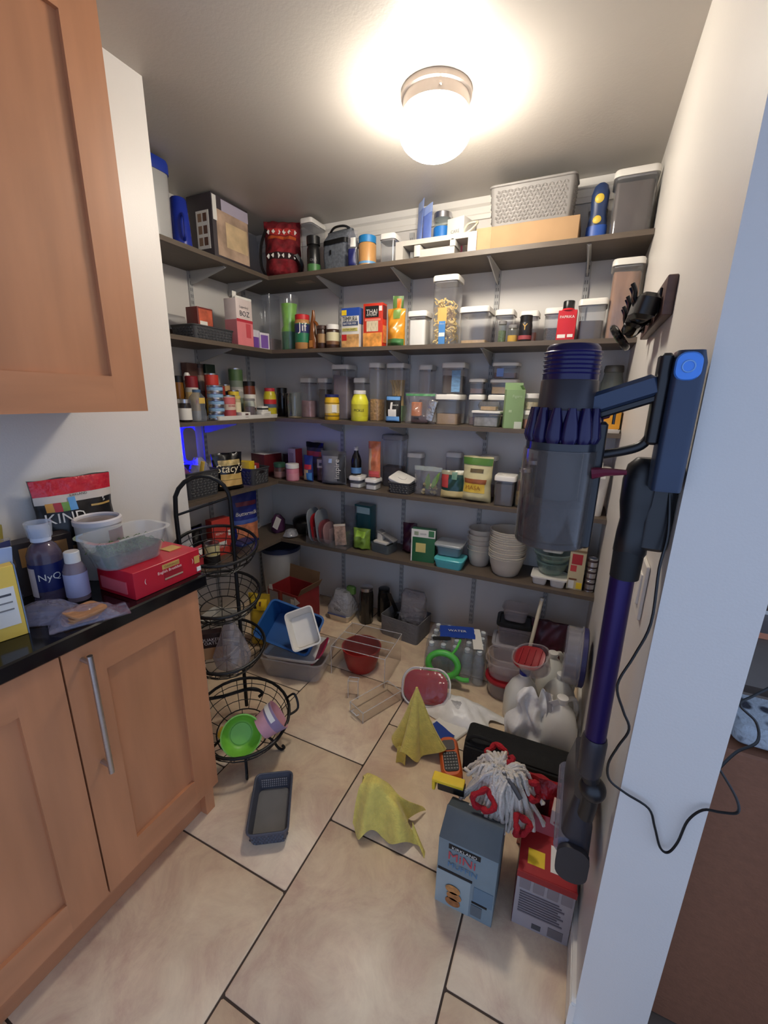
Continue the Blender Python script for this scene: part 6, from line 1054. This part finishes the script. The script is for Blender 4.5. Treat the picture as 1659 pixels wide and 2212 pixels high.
obj('swivel_ball', tr(lathe([(.002, -.027)]+[(.027*math.sin(a), -.027*math.cos(a)) for a in [PI*i/12 for i in range(1, 12)]]+[(.002, .027)], 20), (.116, wy, .665)), VN, t); obj('neck', tube(smooth_path([(wx, wy, .71), (.112, wy, .68), (.116, wy+.004, .63), (.114, wy+.01, .58)], 4), .017, 12), VN, t)
hd = obj('floor_head', tr(loft([ring(rrect(.060, .23, .02, 4), .40), ring(rrect(.066, .235, .024, 4), .45), ring(rrect(.060, .23, .022, 4), .53), ring(rrect(.034, .20, .014, 4), .60)]), (.105, wy+.125, 0)), VD, t)
obj('roller_cover', tr(tube([(0, 0, .0), (0, .23, .0)], .026, 18), (.086, wy+.010, .47)), clear('roller_clear', (150, 150, 170), .35, .08), hd); obj('end_cap', tr(loft([[(x, y, z) for x, z in rrect(.068, .10, .03, 5)] for y in (-.008, .004)]), (.104, wy+.004, .44)), mat('end_cap_dark', (40, 38, 42), .5), hd)
t = thing('power_cord', 'thin black charging cord looping down the end of the right wall', 'cord', (0, 0, 0))
pts = [(.142, .815, 1.325), (.150, .80, 1.25), (.146, .79, 1.19), (.150, .788, 1.09), (.135, .788, 1.02), (.118, .786, .955), (.135, .786, .905), (.150, .786, .870), (.138, .786, .825), (.128, .786, .780), (.135, .785, .745), (.165, .784, .728), (.206, .784, .712), (.222, .784, .675), (.238, .784, .632), (.252, .784, .628), (.262, .784, .660), (.268, .784, .715), (.285, .784, .750), (.310, .785, .757), (.334, .79, .764), (.330, .80, .785), (.302, .815, .822)]
obj('cable', tube(smooth_path(pts, 5), .0024, 6), BLACK, t)
obj('cable_loop', tube(smooth_path([(.302, .815, .822), (.325, .83, .855), (.352, .84, .880), (.345, .845, .915), (.318, .848, .94), (.335, .85, .965), (.362, .855, 1.0), (.360, .86, 1.04), (.340, .86, 1.07)], 6), .0024, 6), BLACK, t)

# ================================================================= the room beyond the right wall
RF = mat('far_room_floor', (96, 82, 70), .6, var=.1)
struct('floor_far', box(XE+.003, 2.4, -1.3, 3.2, -.06, -.001), RF, 'floor of the room beyond the right wall')
BRS = mat('brown_vinyl', (128, 84, 60), .6, var=.06, scale=60, bump=.1, bscale=120)
t = thing('brown_chest', 'plain brown chest standing beyond the end of the right wall', 'chest', (.62, .985, 0)); obj('chest_body', rbox(.62, .16, .80, .01, .005), BRS, t); obj('plinth', rbox(.60, .14, .002, .01, z=-.0), DARK, t)
SP = mat('spotted_fleece', (150, 156, 160), .95, var=.0, bump=.5, bscale=120)
nt = SP.node_tree; vo = nt.nodes.new('ShaderNodeTexVoronoi'); vo.inputs['Scale'].default_value = 26; rp = nt.nodes.new('ShaderNodeValToRGB'); rp.color_ramp.elements[0].position = .28; rp.color_ramp.elements[0].color = (.02, .02, .03, 1); rp.color_ramp.elements[1].position = .42; rp.color_ramp.elements[1].color = (.38, .42, .46, 1)
tcn = nt.nodes.new('ShaderNodeTexCoord'); nt.links.new(tcn.outputs['Object'], vo.inputs['Vector']); nt.links.new(vo.outputs['Distance'], rp.inputs[0]); nt.links.new(rp.outputs[0], nt.nodes['Principled BSDF'].inputs['Base Color'])
tag(obj('spotted_throw', crumple(tr(rbox(.5, .13, .045, .02, .01, n=4), (.60, .985, .806)), .008, 30, 2), SP), 'grey throw with black spots folded on the brown chest', 'blanket')
t = thing('far_table', 'grey table with boxes beyond the right wall', 'table', (.85, 1.62, 0)); obj('table_top', box(-.5, .5, -.45, .45, .78, .80), mat('grey_table', (110, 100, 92), .6), t)
for x in (-.46, .46):
    for y in (-.4, .4): obj('leg', box(x-.02, x+.02, y-.02, y+.02, .0005, .78), DGREY, t)
carton('far_box', 'shallow grey box with an orange edge on the far table', (.85, 1.60, .801), (.7, .3, .06), col(110, 102, 100), 0, [('orange_edge', 'f', 0, 1, 0, .3, col(226, 150, 116))]); carton('far_box', 'brown box with a white base line on the grey box', (.85, 1.62, .8615), (.66, .26, .10), col(104, 84, 72), 0, [('white_line', 'f', 0, 1, 0, .12, PAPER)]); carton('far_box', 'teal and black case on top of the far boxes', (.85, 1.62, .962), (.62, .24, .12), col(110, 110, 118), 0, [('teal_band', 'f', 0, 1, .5, .85, TEAL), ('black_band', 'f', 0, 1, .85, 1, INK)])
struct('wall_far', box(XE+.003, 2.4, 3.2, 3.28, 0, ZC), PAINT, 'far wall of the room beyond')
